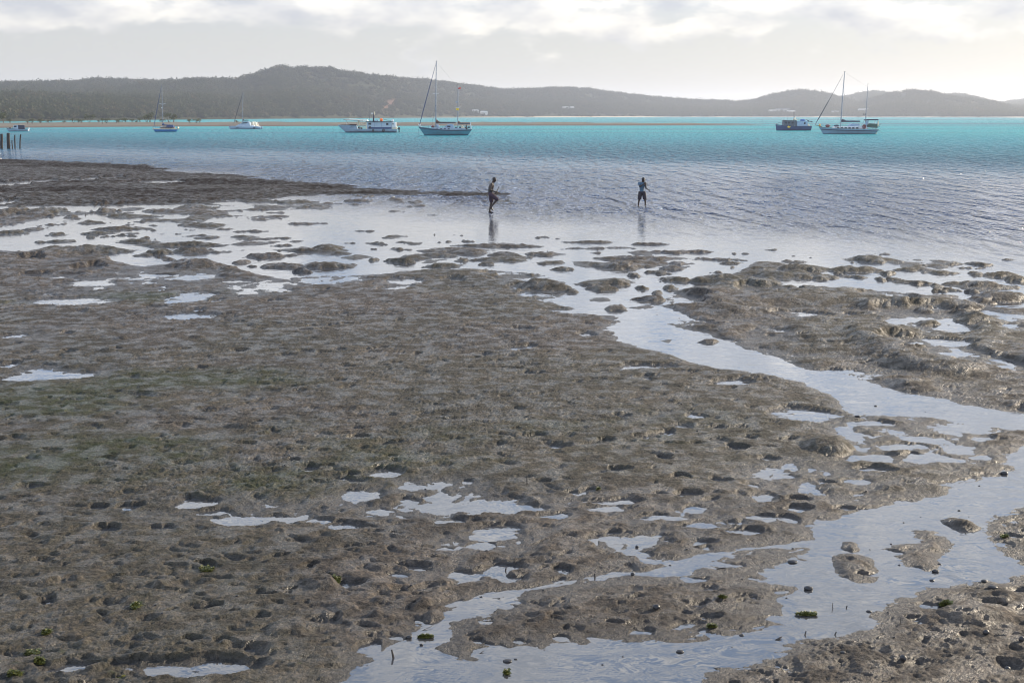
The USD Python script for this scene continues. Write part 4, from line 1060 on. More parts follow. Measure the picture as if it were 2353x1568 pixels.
# --- houseboat-like work boat
def ferry():
    t = boat('work_boat', 'long pale work boat with white awning and an orange buoy on its roof', 785, 304.5, 0.04)
    def zs(x): return 2.0 if x < 4.4 else 0.92
    P, sh, hb = hull(15.0, 3.9, 1.0, 0.92, 0.92, 1.15, 0.1, 0.9, 0.5, 1.9)
    h = part('hull', hull_shell(P), steelblue, t, smooth=40)
    part('boot_stripe', band(P, -0.3, 0.22), boot, h, smooth=True)
    # raised foredeck
    v, f, S = [], [], np.linspace(0, 0.29, 12)
    for sd in (1, -1):
        b0 = len(v)
        for k, s in enumerate(S):
            x, y, z = P(s, 0)
            fl = 1 - s / 0.29
            aft = 0.35 if k == len(S) - 1 else 0
            v += [(x, sd * y, z - 0.02), (x - 1.15 * 0.95 * fl * 1.0 - aft * 1.0, sd * (y + 0.12 * fl + .03), 2.0 - 0.12 * (1 - fl))]
        for k in range(len(S) - 1):
            a = b0 + 2 * k
            quad = (a, a + 2, a + 3, a + 1)
            f.append(quad if sd < 0 else quad[::-1])
    n2 = 2 * len(S)
    for k in range(len(S) - 1):
        f.append((2 * k + 1, 2 * k + 3, n2 + 2 * k + 3, n2 + 2 * k + 1))
    f.append((n2 - 2, n2 - 1, 2 * n2 - 1, 2 * n2 - 2))
    f.append((0, 1, n2 + 1, n2))
    part('foredeck', (np.array(v), np.array(f)), steelblue, h)
    lettering = []
    g = np.random.default_rng(3)
    for k in range(11):                                        # a painted name, too small to read
        x0 = 2.15 + 0.115 * k
        lettering.append(tube([(x0, -1.02 - .075 * k, 1.35 + g.uniform(-.05, .05)), (x0 + g.uniform(-.05, .09), -1.03 - .075 * k, 1.35 + g.uniform(.05, .14))], 0.03, 4))
    lettering.append(tube([(2.6, -1.22, 1.55), (2.9, -1.42, 1.72)], .035, 4))
    part('bow_lettering', join(*lettering), boot, h)
    part('deck_edge', join(*[tube([(-.2, sd * .08, 2.0), (1.0, sd * .75, 2.03), (2.4, sd * 1.35, 1.98), (4.1, sd * 1.85, 1.93)], .07, 5) for sd in (1, -1)]), boot, h)
    c = part('cabin', box(6.9, 13.6, -1.7, 1.7, 0.9, 2.78, 0.04), pale, t)
    part('lower_panel', box(7.3, 13.5, -1.72, 1.72, 0.93, 1.42), navy, c)
    part('front_post', box(6.65, 6.98, -1.66, 1.66, 0.9, 2.75, .03), cream, c)
    for x in (8.9, 10.9):
        part('panel_seam', box(x, x + .05, -1.715, 1.715, 1.45, 2.7), navy, c)
    part('cabin_window', box(12.1, 12.7, -1.725, 1.725, 1.98, 2.5), window_glass, c)
    part('cabin_window', box(7.3, 8.1, -1.725, 1.725, 2.05, 2.55), window_glass, c)
    part('roof', box(6.6, 13.8, -1.9, 1.9, 2.785, 2.93, 0.03), canvas_dark, t)
    part('aft_locker', box(13.62, 14.7, -1.3, 1.3, 1.35, 2.72, .05), white, t)
    part('locker_window', box(13.8, 14.05, -1.325, 1.325, 2.1, 2.5), window_glass, t)
    part('roof_box', box(13.55, 14.1, -.7, .3, 2.94, 3.5, .04), white, t)
    part('aft_rack', join(box(13.8, 14.9, -1.4, 1.4, .95, 1.28), box(14.75, 15.0, -1.4, 1.4, 1.3, 1.5)), cream, t)
    a = part('awning', prism([(0.75, 3.40), (6.2, 3.05), (7.2, 3.05), (7.0, 3.35), (2.0, 3.66), (0.9, 3.55)], -1.75, 1.75), paint('awning_white', (0.72, 0.70, 0.62), 0.7, 0.08, 2), t)
    part('awning_edge', box(0.65, 5.9, -1.78, 1.78, 3.0, 3.10).apply_transform(trimesh.transformations.rotation_matrix(0.062, (0, 1, 0), (3, 0, 3))).apply_translation((0, 0, 0.21)), canvas_dark, a)
    part('awning_post', join(*[tube([(1.35, sd * .9, 2.0), (1.35, sd * .9, 3.35)], .03, 5) for sd in (1, -1)]), white, a)
    part('awning_post', join(*[box(4.45, 4.72, sd * 1.4 - .1, sd * 1.4 + .1, 1.9, 3.15, .03) for sd in (1, -1)]), cream, a)
    part('rail', join(*[tube([(4.9, sd * 1.8, z), (6.7, sd * 1.8, z)], .04, 5) for sd in (1, -1) for z in (1.2, 1.55, 2.05)], *[tube([(5.2, sd * 1.8, 2.1), (6.6, sd * 1.8, 2.9)], .035, 5) for sd in (1, -1)]), cream, t)
    part('winch', join(blob(.34, 2, .3, 4, (1, .8, 1)).apply_translation((4.85, -1.5, 1.3)), blob(.3, 1, .2, 3).apply_translation((5.4, -1.0, 1.15))), rubber, t)
    part('anchor_winch', blob(.2, 1, .15, 6).apply_translation((1.55, -.5, 2.22)), cream, t, smooth=True)
    part('hatch', box(2.2, 4.0, -.7, .7, 1.98, 2.2, .05), canvas_brown, t)
    m = part('mast', tube([(8.6, 0, 2.9), (8.72, 0, 4.6), (8.75, 0, 5.1)], [0.24, 0.14, 0.10], 8), canvas_dark, t, smooth=True)
    part('mast_fitting', join(tube([(8.85, 0, 4.75), (8.9, 0, 5.55)], [.12, .05], 6), box(8.55, 9.15, -.05, .05, 5.05, 5.12)), cream, m)
    part('radome', blob(.19, 2, .02, 1).apply_translation((8.25, -.1, 5.05)), white, m, smooth=True)
    part('antenna', tube([(7.55, 0, 2.9), (7.53, 0, 5.6), (7.58, 0, 8.3)], [.045, .03, .015], 5), wire, t)
    part('buoy', blob(.45, 3, .02, 1).apply_translation((10.75, -.3, 3.36)), orange, t, smooth=True, label='round orange buoy lying on the cabin roof')
    part('roof_spar', tube([(10.0, -.4, 3.85), (13.4, -.4, 3.0)], [.06, .05], 6), teak, t)
    for x0, x1, z1 in ((9.4, 9.85, 3.35), (8.9, 9.3, 3.15), (7.7, 8.1, 3.2)):
        part('roof_gear', box(x0, x1, -.4, .2, 2.93, z1, .05), canvas_grey, t)
    for x, z, r in ((8.62, .60, .30), (11.4, .62, .36), (7.75, 1.42, .30)):
        part('tyre_fender', trimesh.creation.torus(r * .72, r * .3, major_sections=20, minor_sections=8).apply_transform(trimesh.transformations.rotation_matrix(math.pi / 2, (1, 0, 0))).apply_translation((x, -2.1 if z < 1 else -1.83, z)), rubber, t, smooth=True)
    for y in (-.55, .45):
        part('outboard_motor', join(box(15.25, 15.75, y - .2, y + .2, .75, 1.35, .08), box(15.4, 15.6, y - .08, y + .08, -.4, .8, .02), tube([(15.3, y, 1.0), (14.9, y, .9)], .08, 6)), rubber, t)
    part('stern_pole', tube([(15.3, -.9, .8), (15.3, -.9, 2.6)], .02, 5), wire, t)
    part('anchor_rope', tube([(0.2, 0, 1.6), (-.7, -.1, -.1)], .015, 5), wire, t)


ferry()


# --- dark work boat at the right
def dark_boat():
    t = boat('work_boat', 'dark navy work boat with grey cabins, moored just left of the pale ketch', 1781, 300, 0.0)
    P, sh, hb = hull(10.7, 3.4, 1.87, 1.32, 1.35, 0.25, 0.1, 0.9, 0.6, 1.7)
    h = part('hull', hull_shell(P), navy, t, smooth=40)
    part('boot_stripe', band(P, -.3, .14), boot, h, smooth=True)
    part('rubbing_strake', strake(P, 0, 1, .03, .06), boot, h)
    part('bow_lettering', join(*[tube([(.55 + .14 * k, -.42 - .095 * k - .05, 1.28), (.58 + .14 * k, -.44 - .095 * k - .05, 1.42)], .03, 4) for k in range(6)]), pale, h)
    g = np.random.default_rng(4)
    part('yellow_emblem', prism([(3.2, 1.05), (3.5, .85), (3.95, .88), (4.25, 1.1), (4.0, 1.3), (3.75, 1.22), (3.6, 1.42), (3.4, 1.25)], -1.74, -1.66), yellow, h, label='yellow emblem on the side of the bow')
    c = part('wheelhouse', prism([(2.2, 1.4), (6.0, 1.35), (6.0, 2.9), (2.6, 2.95), (2.2, 2.7)], -1.25, 1.25), paint('wheelhouse_dark', (0.05, 0.07, 0.10), 0.5, 0.2, 2), t)
    for x in (2.6, 3.5, 4.6):
        part('wheelhouse_window', box(x, x + .6, -1.28, 1.28, 2.1, 2.6), window_glass, c)
    part('wheelhouse_roof', box(2.1, 6.1, -1.4, 1.4, 2.96, 3.08, .02), canvas_dark, c)
    d = part('aft_cabin', box(6.2, 9.5, -1.3, 1.3, 1.3, 2.85, .05), canvas_grey, t)
    part('aft_cabin_window', box(8.3, 8.8, -1.325, 1.325, 1.9, 2.45), window_glass, d)
    part('aft_door', box(9.5, 9.55, -.5, .3, 1.35, 2.75), navy, d)
    part('tarpaulin', blob(.9, 2, .1, 4, (1.0, .9, .35)).apply_translation((8.2, 0, 3.1)), tarp, t, smooth=True, label='blue tarpaulin on the cabin roof')
    m = part('gantry', join(tube([(5.2, -.5, 3.0), (5.15, -.5, 5.6)], .045, 6), tube([(5.8, .5, 3.0), (5.8, .5, 5.55)], .045, 6), tube([(5.1, -.5, 5.5), (5.85, .5, 5.5)], .04, 6), tube([(5.15, -.5, 4.7), (5.8, .5, 4.7)], .03, 6)), wire, t)
    part('gantry_gear', join(blob(.3, 1, .3, 3).apply_translation((5.6, 0, 3.4)), blob(.2, 1, .3, 4).apply_translation((6.3, 0, 3.15)), blob(.22, 1, .3, 5).apply_translation((5.9, 0, 3.7))), cream, t)
    part('antenna', tube([(3.5, 0, 3.0), (3.5, 0, 4.4)], .018, 5), wire, t)
    part('stern_boom', join(tube([(9.5, 0, 3.0), (11.3, 0, 2.5)], .07, 6), tube([(9.3, 0, 2.7), (10.9, -.4, 2.75)], .09, 6), tube([(9.2, .3, 3.3), (10.2, .2, 2.9)], .06, 6)), canvas_dark, t)
    part('bow_rail', join(*[tube([(0.1, sd * .1, 1.9), (1.0, sd * .7, 2.35), (2.0, sd * 1.1, 2.5)], .025, 5) for sd in (1, -1)], tube([(0.05, 0, 1.8), (0.5, 0, 2.3)], .02, 5)), wire, t)
    part('cockpit_gear', join(box(9.7, 10.2, -.9, .5, 1.3, 1.75, .05), box(9.6, 10.0, -.3, .9, 1.3, 2.0, .05)), cream, t)
    part('anchor_rope', tube([(0.1, 0, 1.6), (-1.2, -.1, .1)], .015, 5), wire, t)


dark_boat()


# --- blue sloop
def sloop():
    t = boat('sloop', 'small single-masted sloop with bright blue hull and blue boom cover', 349.5, 303, 0.02)
    P, sh, hb = hull(7.5, 2.5, 1.12, 0.85, 0.95, 0.85, 0.8, 0.55, 0.5)
    h = part('hull', hull_shell(P), blue, t, smooth=40)
    part('bulwark', band(P, .68, 1.1, .015), cream, h, smooth=True)
    part('boot_stripe', band(P, -.3, .07), boot, h, smooth=True)
    c = part('cabin', prism([(2.2, .85), (6.4, .8), (6.3, 1.25), (4.2, 1.45), (2.6, 1.3)], -.75, .75), teak, t)
    for x in (3.9, 4.6, 5.3):
        part('cabin_window', box(x, x + .45, -.77, .77, 1.0, 1.2), window_glass, c)
    part('cockpit_cover', prism([(4.1, 1.35), (6.2, 1.25), (6.1, 1.75), (5.2, 1.95), (4.3, 1.7)], -.8, .8), canvas_blue, t)
    m = part('mast', tube([(3.1, 0, 1.0), (3.2, 0, 7.5), (3.3, 0, 13.1)], [.09, .08, .055], 8), alloy, t, smooth=True)
    part('spreader', tube([(2.45, -.3, 7.72), (3.2, 0, 7.6), (4.05, .3, 7.7)], .045, 5), white, m)
    part('radar_reflector', blob(.17, 1, .1, 2).apply_translation((3.02, 0, 6.6)), white, m, smooth=True)
    part('furled_jib', tube([(0.55, 0, 1.4), (1.2, 0, 4.2), (2.2, 0, 8.6), (3.25, 0, 12.8)], [.05, .10, .08, .02], 7), canvas_blue, t)
    part('boom', tube([(3.1, 0, 1.75), (6.1, 0, 1.8)], .05, 6), alloy, t)
    sail_cover(3.05, 5.9, 1.88, t, canvas_blue, .12, .6)
    part('hatch', box(2.55, 2.85, -.3, .3, 1.2, 1.42, .04), white, t)
    part('stern_board', box(7.2, 7.5, -.45, .45, .95, 1.35, .04), cream, t)
    part('stay', join(tube([(3.3, 0, 13.0), (7.3, 0, 1.0)], .007, 4), *[tube([(3.2, sd * 1.0, .95), (3.2, sd * .75, 7.65), (3.3, 0, 12.9)], .009, 4) for sd in (1, -1)]), wire, t)
    rails(P, 0.04, .96, 8, .5, t, alloy)


sloop()


# --- catamaran
def catamaran():
    t = boat('catamaran', 'white single-masted sailing catamaran with rounded cabin and open stern', 527.5, 296.5, 0.05)
    for y0 in (-2.3, 2.3):
        P, sh, hb = hull(10.8, 1.5, 1.0, .88, .8, .5, .15, .6, .5, 1.8)
        v, f = hull_shell(P)
        h = part('hull', (v + (0, y0, 0), f), steelblue, t, smooth=40)
        v, f = band(P, -.3, .1)
        part('boot_stripe', (v + (0, y0, 0), f), boot, h, smooth=True)
        part('hull_window', box(2.6, 3.6, y0 - .80, y0 + .80, .5, .62), window_glass, h)
    part('bridge_deck', box(2.6, 10.0, -2.2, 2.2, .55, .95, .05), white, t)
    c = part('cabin', prism([(2.2, .95), (7.2, .95), (7.0, 2.15), (6.3, 2.4), (4.8, 2.3), (3.9, 1.75)], -2.0, 2.0), pale, t)
    part('cabin_window', prism([(4.25, 1.75), (6.4, 1.95), (6.4, 2.2), (4.9, 2.17)], -2.03, 2.03), window_glass, c)
    part('cabin_top', prism([(4.4, 2.2), (6.4, 2.41), (6.3, 2.52), (4.7, 2.38)], -1.7, 1.7), canvas_blue, c)
    part('cockpit_screen', prism([(7.25, .95), (9.3, .95), (8.8, 2.2), (7.9, 2.45), (7.3, 2.3)], 1.2, 1.9), cream, t, label='sunlit tan cockpit screen')
    for sd in (1, -1):
        for x in (8.6, 9.5):
            part('cockpit_frame', tube([(x, sd * 1.9, .95), (x - .5, sd * 1.9, 2.4)], .05, 6), white, t)
    part('cockpit_seat', box(7.3, 8.5, -1.9, -.6, .95, 1.25, .06), white, t)
    m = part('mast', tube([(4.45, 0, 2.3), (4.6, 0, 7.0), (4.92, 0, 12.2)], [.10, .09, .06], 8), alloy, t, smooth=True)
    part('masthead_light', tube([(4.92, 0, 12.2), (4.92, 0, 12.4)], .05, 5), wire, m)
    part('furled_jib', tube([(1.5, 0, 2.0), (2.3, 0, 4.4), (3.6, 0, 8.3), (4.85, 0, 12.0)], [.05, .10, .08, .02], 7), canvas_dark, t)
    part('forestay_bridle', join(tube([(1.5, 0, 2.0), (0.6, -2.3, .98)], .015, 4), tube([(1.5, 0, 2.0), (0.6, 2.3, .98)], .015, 4), tube([(.5, -2.3, .9), (.5, 2.3, .9)], .06, 6)), wire, t)
    part('boom', tube([(4.55, 0, 2.72), (6.4, 0, 2.98)], .06, 6), alloy, t)
    sail_cover(4.5, 6.4, 2.88, t, canvas_dark, .16, .35)
    part('dinghy_motor', box(8.35, 9.0, -3.3, -3.05, -.05, .55, .06), canvas_dark, t)
    part('stay', join(tube([(4.92, 0, 12.1), (9.8, -2.2, .9)], .008, 4), tube([(4.92, 0, 12.1), (9.8, 2.2, .9)], .008, 4)), wire, t)


catamaran()


# --- little motor boat
def runabout():
    t = boat('motor_boat', 'small pale blue motor boat with dark canopy, near the left edge behind the piles', 15, 302, 0.25)
    P, sh, hb = hull(6.0, 2.2, .92, .62, .62, .55, .05, .85, .35, 1.8)
    h = part('hull', hull_shell(P), steelblue, t, smooth=40)
    part('boot_stripe', band(P, -.2, .08), boot, h, smooth=True)
    part('transom', box(5.85, 6.02, -.95, .95, .1, .7, .02), white, h)
    part('gunwale', strake(P, 0, 1, 0, .04), boot, h)
    c = part('wheelhouse', prism([(2.0, .65), (3.3, .62), (3.3, 1.78), (2.15, 1.75), (1.95, 1.3)], -.8, .8), pale, t)
    part('windscreen', prism([(2.1, 1.15), (2.9, 1.15), (2.9, 1.62), (2.25, 1.62)], -.815, .815), window_glass, c)
    part('canopy', prism([(3.32, .62), (5.05, .62), (5.05, 1.62), (4.9, 1.72), (3.32, 1.78)], -.82, .82), canvas_dark, t)
    part('foredeck_gear', blob(.25, 1, .2, 3, (1.3, .8, .5)).apply_translation((0.95, 0, .95)), rubber, t)
    part('outboard_motor', join(box(5.95, 6.35, -.2, .2, .45, 1.0, .06), box(6.08, 6.22, -.06, .06, -.3, .5)), white, t)


runabout()


# ------------------------------------------------------------------ houses on the far shore
wall_w = paint('house_wall', (0.62, 0.60, 0.56), 0.8, 0.06, .3)
roof_w = paint('house_roof', (0.60, 0.58, 0.56), 0.5, 0.08, .3)
roof_g = paint('house_roof_grey', (0.28, 0.30, 0.33), 0.6, 0.08, .3)
dark_pane = paint('house_pane', (0.03, 0.035, 0.04), 0.2, 0.1, .3)


def hill_at(u, v):
    """Where the ray through the pixel meets the hills."""
    i = int(np.clip(np.searchsorted(ua, u), 1, NA - 1))
    a = HZ[i]
    need = CAM_H + D[i] * (HORIZON - v) / FPX
    for k in range(3, NRAD):
        if a[k] > 1.5 and a[k] >= need[k]:
            return np.array([az_t[i] * D[i, k], D[i, k], a[k]])
    return None


houses = [(1088, 260, 15, 'w', 'white house low on the far shore, just right of the teal ketch'), (1108, 266, 16, 'w', 'low white house behind the stern of the teal ketch'),
          (1299, 254, 26, 'w', 'long white-roofed house alone on the hillside right of the middle'), (1757, 260, 22, 'w', 'white-roofed house on the far shore above the dark work boat, left of two'),
          (1797, 261, 18, 'w', 'white-roofed house on the far shore above the cabins of the dark work boat'), (1773, 257, 30, 'g', 'large grey-roofed building between two white houses on the far shore'),
          (1957, 258, 24, 'w', 'long white house on the far shore between the masts of the pale ketch'), (1893, 262, 14, 'g', 'small grey house on the far shore, just left of the pale ketch')]
for u, v, wpx, kind, lb in houses:
    p = hill_at(u, v)
    if p is None:
        continue
    s_ = p[1] / FPX
    w, d, hh = wpx * s_, 9.0, 3.2
    t = thing('shore_house', lb, 'house', (p[0], p[1], p[2] + 0.5), 0.1)
    part('wall', box(-w / 2, w / 2, -d / 2, d / 2, -3, hh), wall_w, t)
    part('roof', prism([(-w / 2 - .6, hh + .01), (w / 2 + .6, hh + .01), (w / 2 - 1.0, hh + 2.2), (-w / 2 + 1.0, hh + 2.2)], -d / 2 - .6, d / 2 + .6), roof_w if kind == 'w' else roof_g, t)
    for k in range(max(2, int(w / 4))):
        x = -w / 2 + 1.5 + k * 3.6
        if x + 1.6 < w / 2:
            part('window', box(x, x + 1.6, -d / 2 - .05, -d / 2 + .05, 0.9, 2.4), dark_pane, t)


# ------------------------------------------------------------------ people
def body_mesh(joints, bones, edge=0.03, rounds=6):
    """joints {name: (point, radius)}; every bone is the hull of the two spheres at its ends; all joined and smoothed."""
    parts = []
    for a, b in bones:
        sp = []
        for n_ in (a, b):
            p, r = joints[n_]
            sp.append(manifold3d.Manifold.sphere(r, 20).translate(tuple(map(float, p))))
        parts.append(manifold3d.Manifold.batch_hull(sp))
    m = manifold3d.Manifold.batch_boolean(parts, manifold3d.OpType.Add).refine_to_length(edge)
    mm = m.to_mesh()
    t = trimesh.Trimesh(np.array(mm.vert_properties[:, :3]), np.array(mm.tri_verts), process=True)
    trimesh.smoothing.filter_taubin(t, iterations=rounds)
    return t


def shell(joints, bones, grow, edge=0.03, cut=None):
    """Clothing: the same bones a little thicker, cut off by planes (point, normal kept)."""
    parts = []
    for a, b in bones:
        sp = [manifold3d.Manifold.sphere(joints[n_][1] + grow, 20).translate(tuple(map(float, joints[n_][0]))) for n_ in (a, b)]
        parts.append(manifold3d.Manifold.batch_hull(sp))
    m = manifold3d.Manifold.batch_boolean(parts, manifold3d.OpType.Add)
    for n_, off in (cut or []):
        m = m.trim_by_plane(tuple(map(float, n_)), float(off))
    m = m.refine_to_length(edge)
    mm = m.to_mesh()
    t = trimesh.Trimesh(np.array(mm.vert_properties[:, :3]), np.array(mm.tri_verts), process=True)
    trimesh.smoothing.filter_taubin(t, iterations=4)
    return t


def hand(joints, bones, side, wrist, palm, toward, across, curl):
    """A palm with five unequal fingers that curl, and a thumb from its side."""
    w, p, d, a, c = (np.asarray(k, float) for k in (wrist, palm, toward, across, curl))
    d, a, c = d / np.linalg.norm(d), a / np.linalg.norm(a), c / np.linalg.norm(c)
    joints[side + 'w'] = (w, .024)
    for k, (o, l) in enumerate(((-.030, .066), (-.010, .076), (.010, .071), (.029, .056))):
        b = p + a * o + d * .02
        k1, k2, k3 = b + d * l * .45, b + d * l * .75 + c * l * .35, b + d * l * .62 + c * l * .75
        for n_, q_, r_ in (('b', b, .0125), ('1', k1, .0095), ('2', k2, .0088), ('3', k3, .0078)):
            joints[f'{side}f{k}{n_}'] = (q_, r_)
        bones += [(side + 'w', f'{side}f{k}b'), (f'{side}f{k}b', f'{side}f{k}1'), (f'{side}f{k}1', f'{side}f{k}2'), (f'{side}f{k}2', f'{side}f{k}3')]
    joints[side + 't0'] = (p - a * .034 - d * .01, .014)
    joints[side + 't1'] = (p - a * .054 + d * .03 + c * .015, .011)
    joints[side + 't2'] = (p - a * .046 + d * .055 + c * .035, .009)
    bones += [(side + 'w', side + 't0'), (side + 't0', side + 't1'), (side + 't1', side + 't2')]


def head(joints, bones, c, face, up, r=0.088):
    c, f, u_ = (np.asarray(k, float) for k in (c, face, up))
    f, u_ = f / np.linalg.norm(f), u_ / np.linalg.norm(u_)
    s_ = np.cross(f, u_)
    add = lambda n_, q_, rr: joints.__setitem__(n_, (q_, rr))
    add('skull', c + u_ * .045 - f * .012, r); add('brow', c + u_ * .03 + f * .022, .070); add('jaw', c - u_ * .055 + f * .035, .047); add('chin', c - u_ * .085 + f * .058, .026)
    add('nose', c - u_ * .012 + f * .103, .013); add('nosetop', c + u_ * .025 + f * .086, .010)
    add('lip', c - u_ * .050 + f * .088, .012); add('lip2', c - u_ * .062 + f * .084, .011)
    bones += [('skull', 'brow'), ('skull', 'jaw'), ('brow', 'jaw'), ('jaw', 'chin'), ('nosetop', 'nose'), ('nosetop', 'brow'), ('nose', 'brow'), ('lip', 'jaw'), ('lip2', 'jaw')]
    for k in (1, -1):
        add(f'ear{k}', c + s_ * k * .080 - f * .01 + u_ * .012, .018); add(f'ear{k}b', c + s_ * k * .083 - f * .02 - u_ * .02, .013)
        bones += [(f'ear{k}', f'ear{k}b'), (f'ear{k}', 'brow')]
    eyes = [blob(.011, 1, 0, 1).apply_translation(c + u_ * .022 + f * .083 + s_ * k * .030) for k in (1, -1)]
    return eyes, (c, f, u_)


def hair_cap(frame, r, lump, seed):
    c, f, u_ = frame
    m = blob(r, 3, lump, seed, (1, 1, 1), 5.0)
    d = m.vertices @ f
    h = m.vertices @ u_
    keep = ~((d > 0.035) & (h < 0.035)) & (h > -0.055 - 0.0 * d)
    fm = keep[m.faces].all(1)
    m.update_faces(fm)
    m.remove_unreferenced_vertices()
    m.apply_translation(c + u_ * .045 - f * .012)
    return m


skin = paint('dark_skin', (0.020, 0.011, 0.008), 0.5, 0.12, 8)
hair_m = paint('black_hair', (0.006, 0.005, 0.006), 0.6, 0.2, 30)
eye_m = paint('eye', (0.10, 0.09, 0.085), 0.15, 0.05, 30)
shorts_pattern = usdkit.material(stage, '/World/Looks/patterned_shorts', {
    'tc': ('texture_coordinate', {}), 'v': ('voronoi_texture', {'scale': 16.0}), 'n': ('noise_texture', {'scale': 9.0, 'detail': 3.0}),
    'r': ('rgb_ramp', {'ramp': [(0.0, (0.16, 0.11, 0.14)), (0.30, (0.08, 0.045, 0.065)), (0.42, (0.030, 0.016, 0.030)), (1.0, (0.022, 0.012, 0.028))]}),
    'mx': ('math', {'math_type': 'multiply_add', 'value2': 0.55}), 'p': ('principled_bsdf', {'roughness': 0.85})},
    [('tc.object', 'v.vector'), ('tc.object', 'n.vector'), ('n.fac', 'mx.value1'), ('v.distance', 'mx.value3'), ('mx.value', 'r.fac'), ('r.color', 'p.base_color')], surface='p.BSDF')
vest_m = paint('dark_vest', (0.020, 0.022, 0.030), 0.85, 0.2, 6)
shirt_blue = paint('blue_shirt', (0.045, 0.095, 0.15), 0.85, 0.12, 6)
shorts_dark = paint('dark_shorts', (0.016, 0.012, 0.020), 0.85, 0.2, 6)
stick_m = paint('stick_wood', (0.06, 0.05, 0.04), 0.7, 0.2, 6)


def person_wading():
    """Bending forward over the left leg, the right knee lifted mid-step, both hands before the waist; walking to the right."""
    b = ground(1127, 489)
    t = thing('person', 'person in dark vest and patterned shorts wading with one knee lifted, holding sticks', 'person', (b[0], b[1], 0.0), 0.0)
    J, B = {}, []
    add = lambda n_, p, r: J.__setitem__(n_, (np.array(p, float), r))
    # y is across the body: -y is the side towards the camera
    add('hip', (0.02, 0, .90), .115); add('hipL', (0.02, .085, .88), .098); add('hipR', (0.03, -.085, .88), .098)
    add('waist', (0.0, 0, 1.03), .105); add('ribs', (.02, 0, 1.20), .118); add('chest', (.055, 0, 1.32), .115)
    add('shL', (.05, .165, 1.40), .055); add('shR', (.05, -.165, 1.40), .055); add('neck0', (.085, 0, 1.43), .058); add('neck', (.125, 0, 1.50), .050)
    B += [('hip', 'hipL'), ('hip', 'hipR'), ('hip', 'waist'), ('waist', 'ribs'), ('ribs', 'chest'), ('chest', 'shL'), ('chest', 'shR'), ('ribs', 'shL'), ('ribs', 'shR'), ('chest', 'neck0'), ('neck0', 'neck'), ('shL', 'neck0'), ('shR', 'neck0')]
    # standing leg
    add('kneeL', (.04, .085, .48), .058); add('calfL', (-.005, .085, .34), .050); add('ankL', (-.05, .085, .075), .034); add('heelL', (-.085, .085, .03), .032); add('ballL', (.06, .09, .018), .030); add('toeL', (.12, .092, .012), .020)
    B += [('hipL', 'kneeL'), ('kneeL', 'calfL'), ('calfL', 'ankL'), ('ankL', 'heelL'), ('ankL', 'ballL'), ('heelL', 'ballL'), ('ballL', 'toeL')]
    # lifted leg
    add('kneeR', (.335, -.09, .655), .062); add('calfR', (.20, -.09, .52), .052); add('ankR', (.03, -.085, .30), .034); add('heelR', (-.01, -.085, .285), .030); add('ballR', (.09, -.09, .165), .028); add('toeR', (.125, -.09, .125), .019)
    B += [('hipR', 'kneeR'), ('kneeR', 'calfR'), ('calfR', 'ankR'), ('ankR', 'heelR'), ('ankR', 'ballR'), ('heelR', 'ballR'), ('ballR', 'toeR')]
    # arms
    add('elbR', (-.02, -.235, 1.14), .040); add('wrR', (.235, -.14, 1.03), .026); add('elbL', (-.06, .235, 1.14), .040); add('wrL', (.20, .15, 1.02), .026)
    B += [('shR', 'elbR'), ('elbR', 'wrR'), ('shL', 'elbL'), ('elbL', 'wrL')]
    hand(J, B, 'R', (.235, -.14, 1.03), (.285, -.12, 1.02), (1, .2, -.1), (0, -.4, 1), (-.2, 1, -.2)); B.append(('wrR', 'Rw'))
    hand(J, B, 'L', (.20, .15, 1.02), (.25, .13, 1.01), (1, -.2, -.1), (0, .4, 1), (-.2, -1, -.2)); B.append(('wrL', 'Lw'))
    eyes, fr = head(J, B, (.175, 0, 1.585), (.90, 0, -.45), (.45, 0, .90))
    B += [('neck', 'skull'), ('neck', 'jaw')]
    body = part('body', body_mesh(J, B, .022, 4), skin, t, smooth=True)
    part('eye', join(*eyes), eye_m, t, smooth=True)
    part('hair', hair_cap(fr, .103, .10, 5), hair_m, t, smooth=True)
    part('vest', shell(J, [('hip', 'waist'), ('waist', 'ribs'), ('ribs', 'chest'), ('chest', 'neck0')], .012, .03, [((0, 0, 1), .93), ((0, 0, -1), -1.425)]), vest_m, t, smooth=True)
    J['midL'] = ((J['hipL'][0] * .25 + J['kneeL'][0] * .75), .080); J['midR'] = ((J['hipR'][0] * .12 + J['kneeR'][0] * .88), .078)
    part('shorts', shell(J, [('hip', 'hipL'), ('hip', 'hipR'), ('hipL', 'midL'), ('hipR', 'midR'), ('hip', 'waist')], .022, .03, [((0, 0, -1), -.99)]), shorts_pattern, t, smooth=True)
    up = thing('fishing_stick', 'thin stick pointing up and forward from the hand of the wading person', 'stick', (b[0], b[1], 0))
    part('shaft', tube([(.24, -.165, .90), (.29, -.165, 1.02), (.42, -.17, 1.30)], [.016, .016, .014], 6), stick_m, up)
    part('tip', tube([(.42, -.17, 1.30), (.435, -.17, 1.33)], [.009, .003], 6), stick_m, up)
    back = thing('fishing_stick', 'thin stick reaching up and backward past the waist of the wading person', 'stick', (b[0], b[1], 0))
    part('shaft', tube([(-.70, .0, 1.19), (-.5, .03, 1.03), (-.18, .1, .80)], [.020, .018, .013], 6), stick_m, back)
    part('tip', tube([(-.18, .1, .80), (-.12, .11, .755)], [.010, .004], 6), stick_m, back)


person_wading()


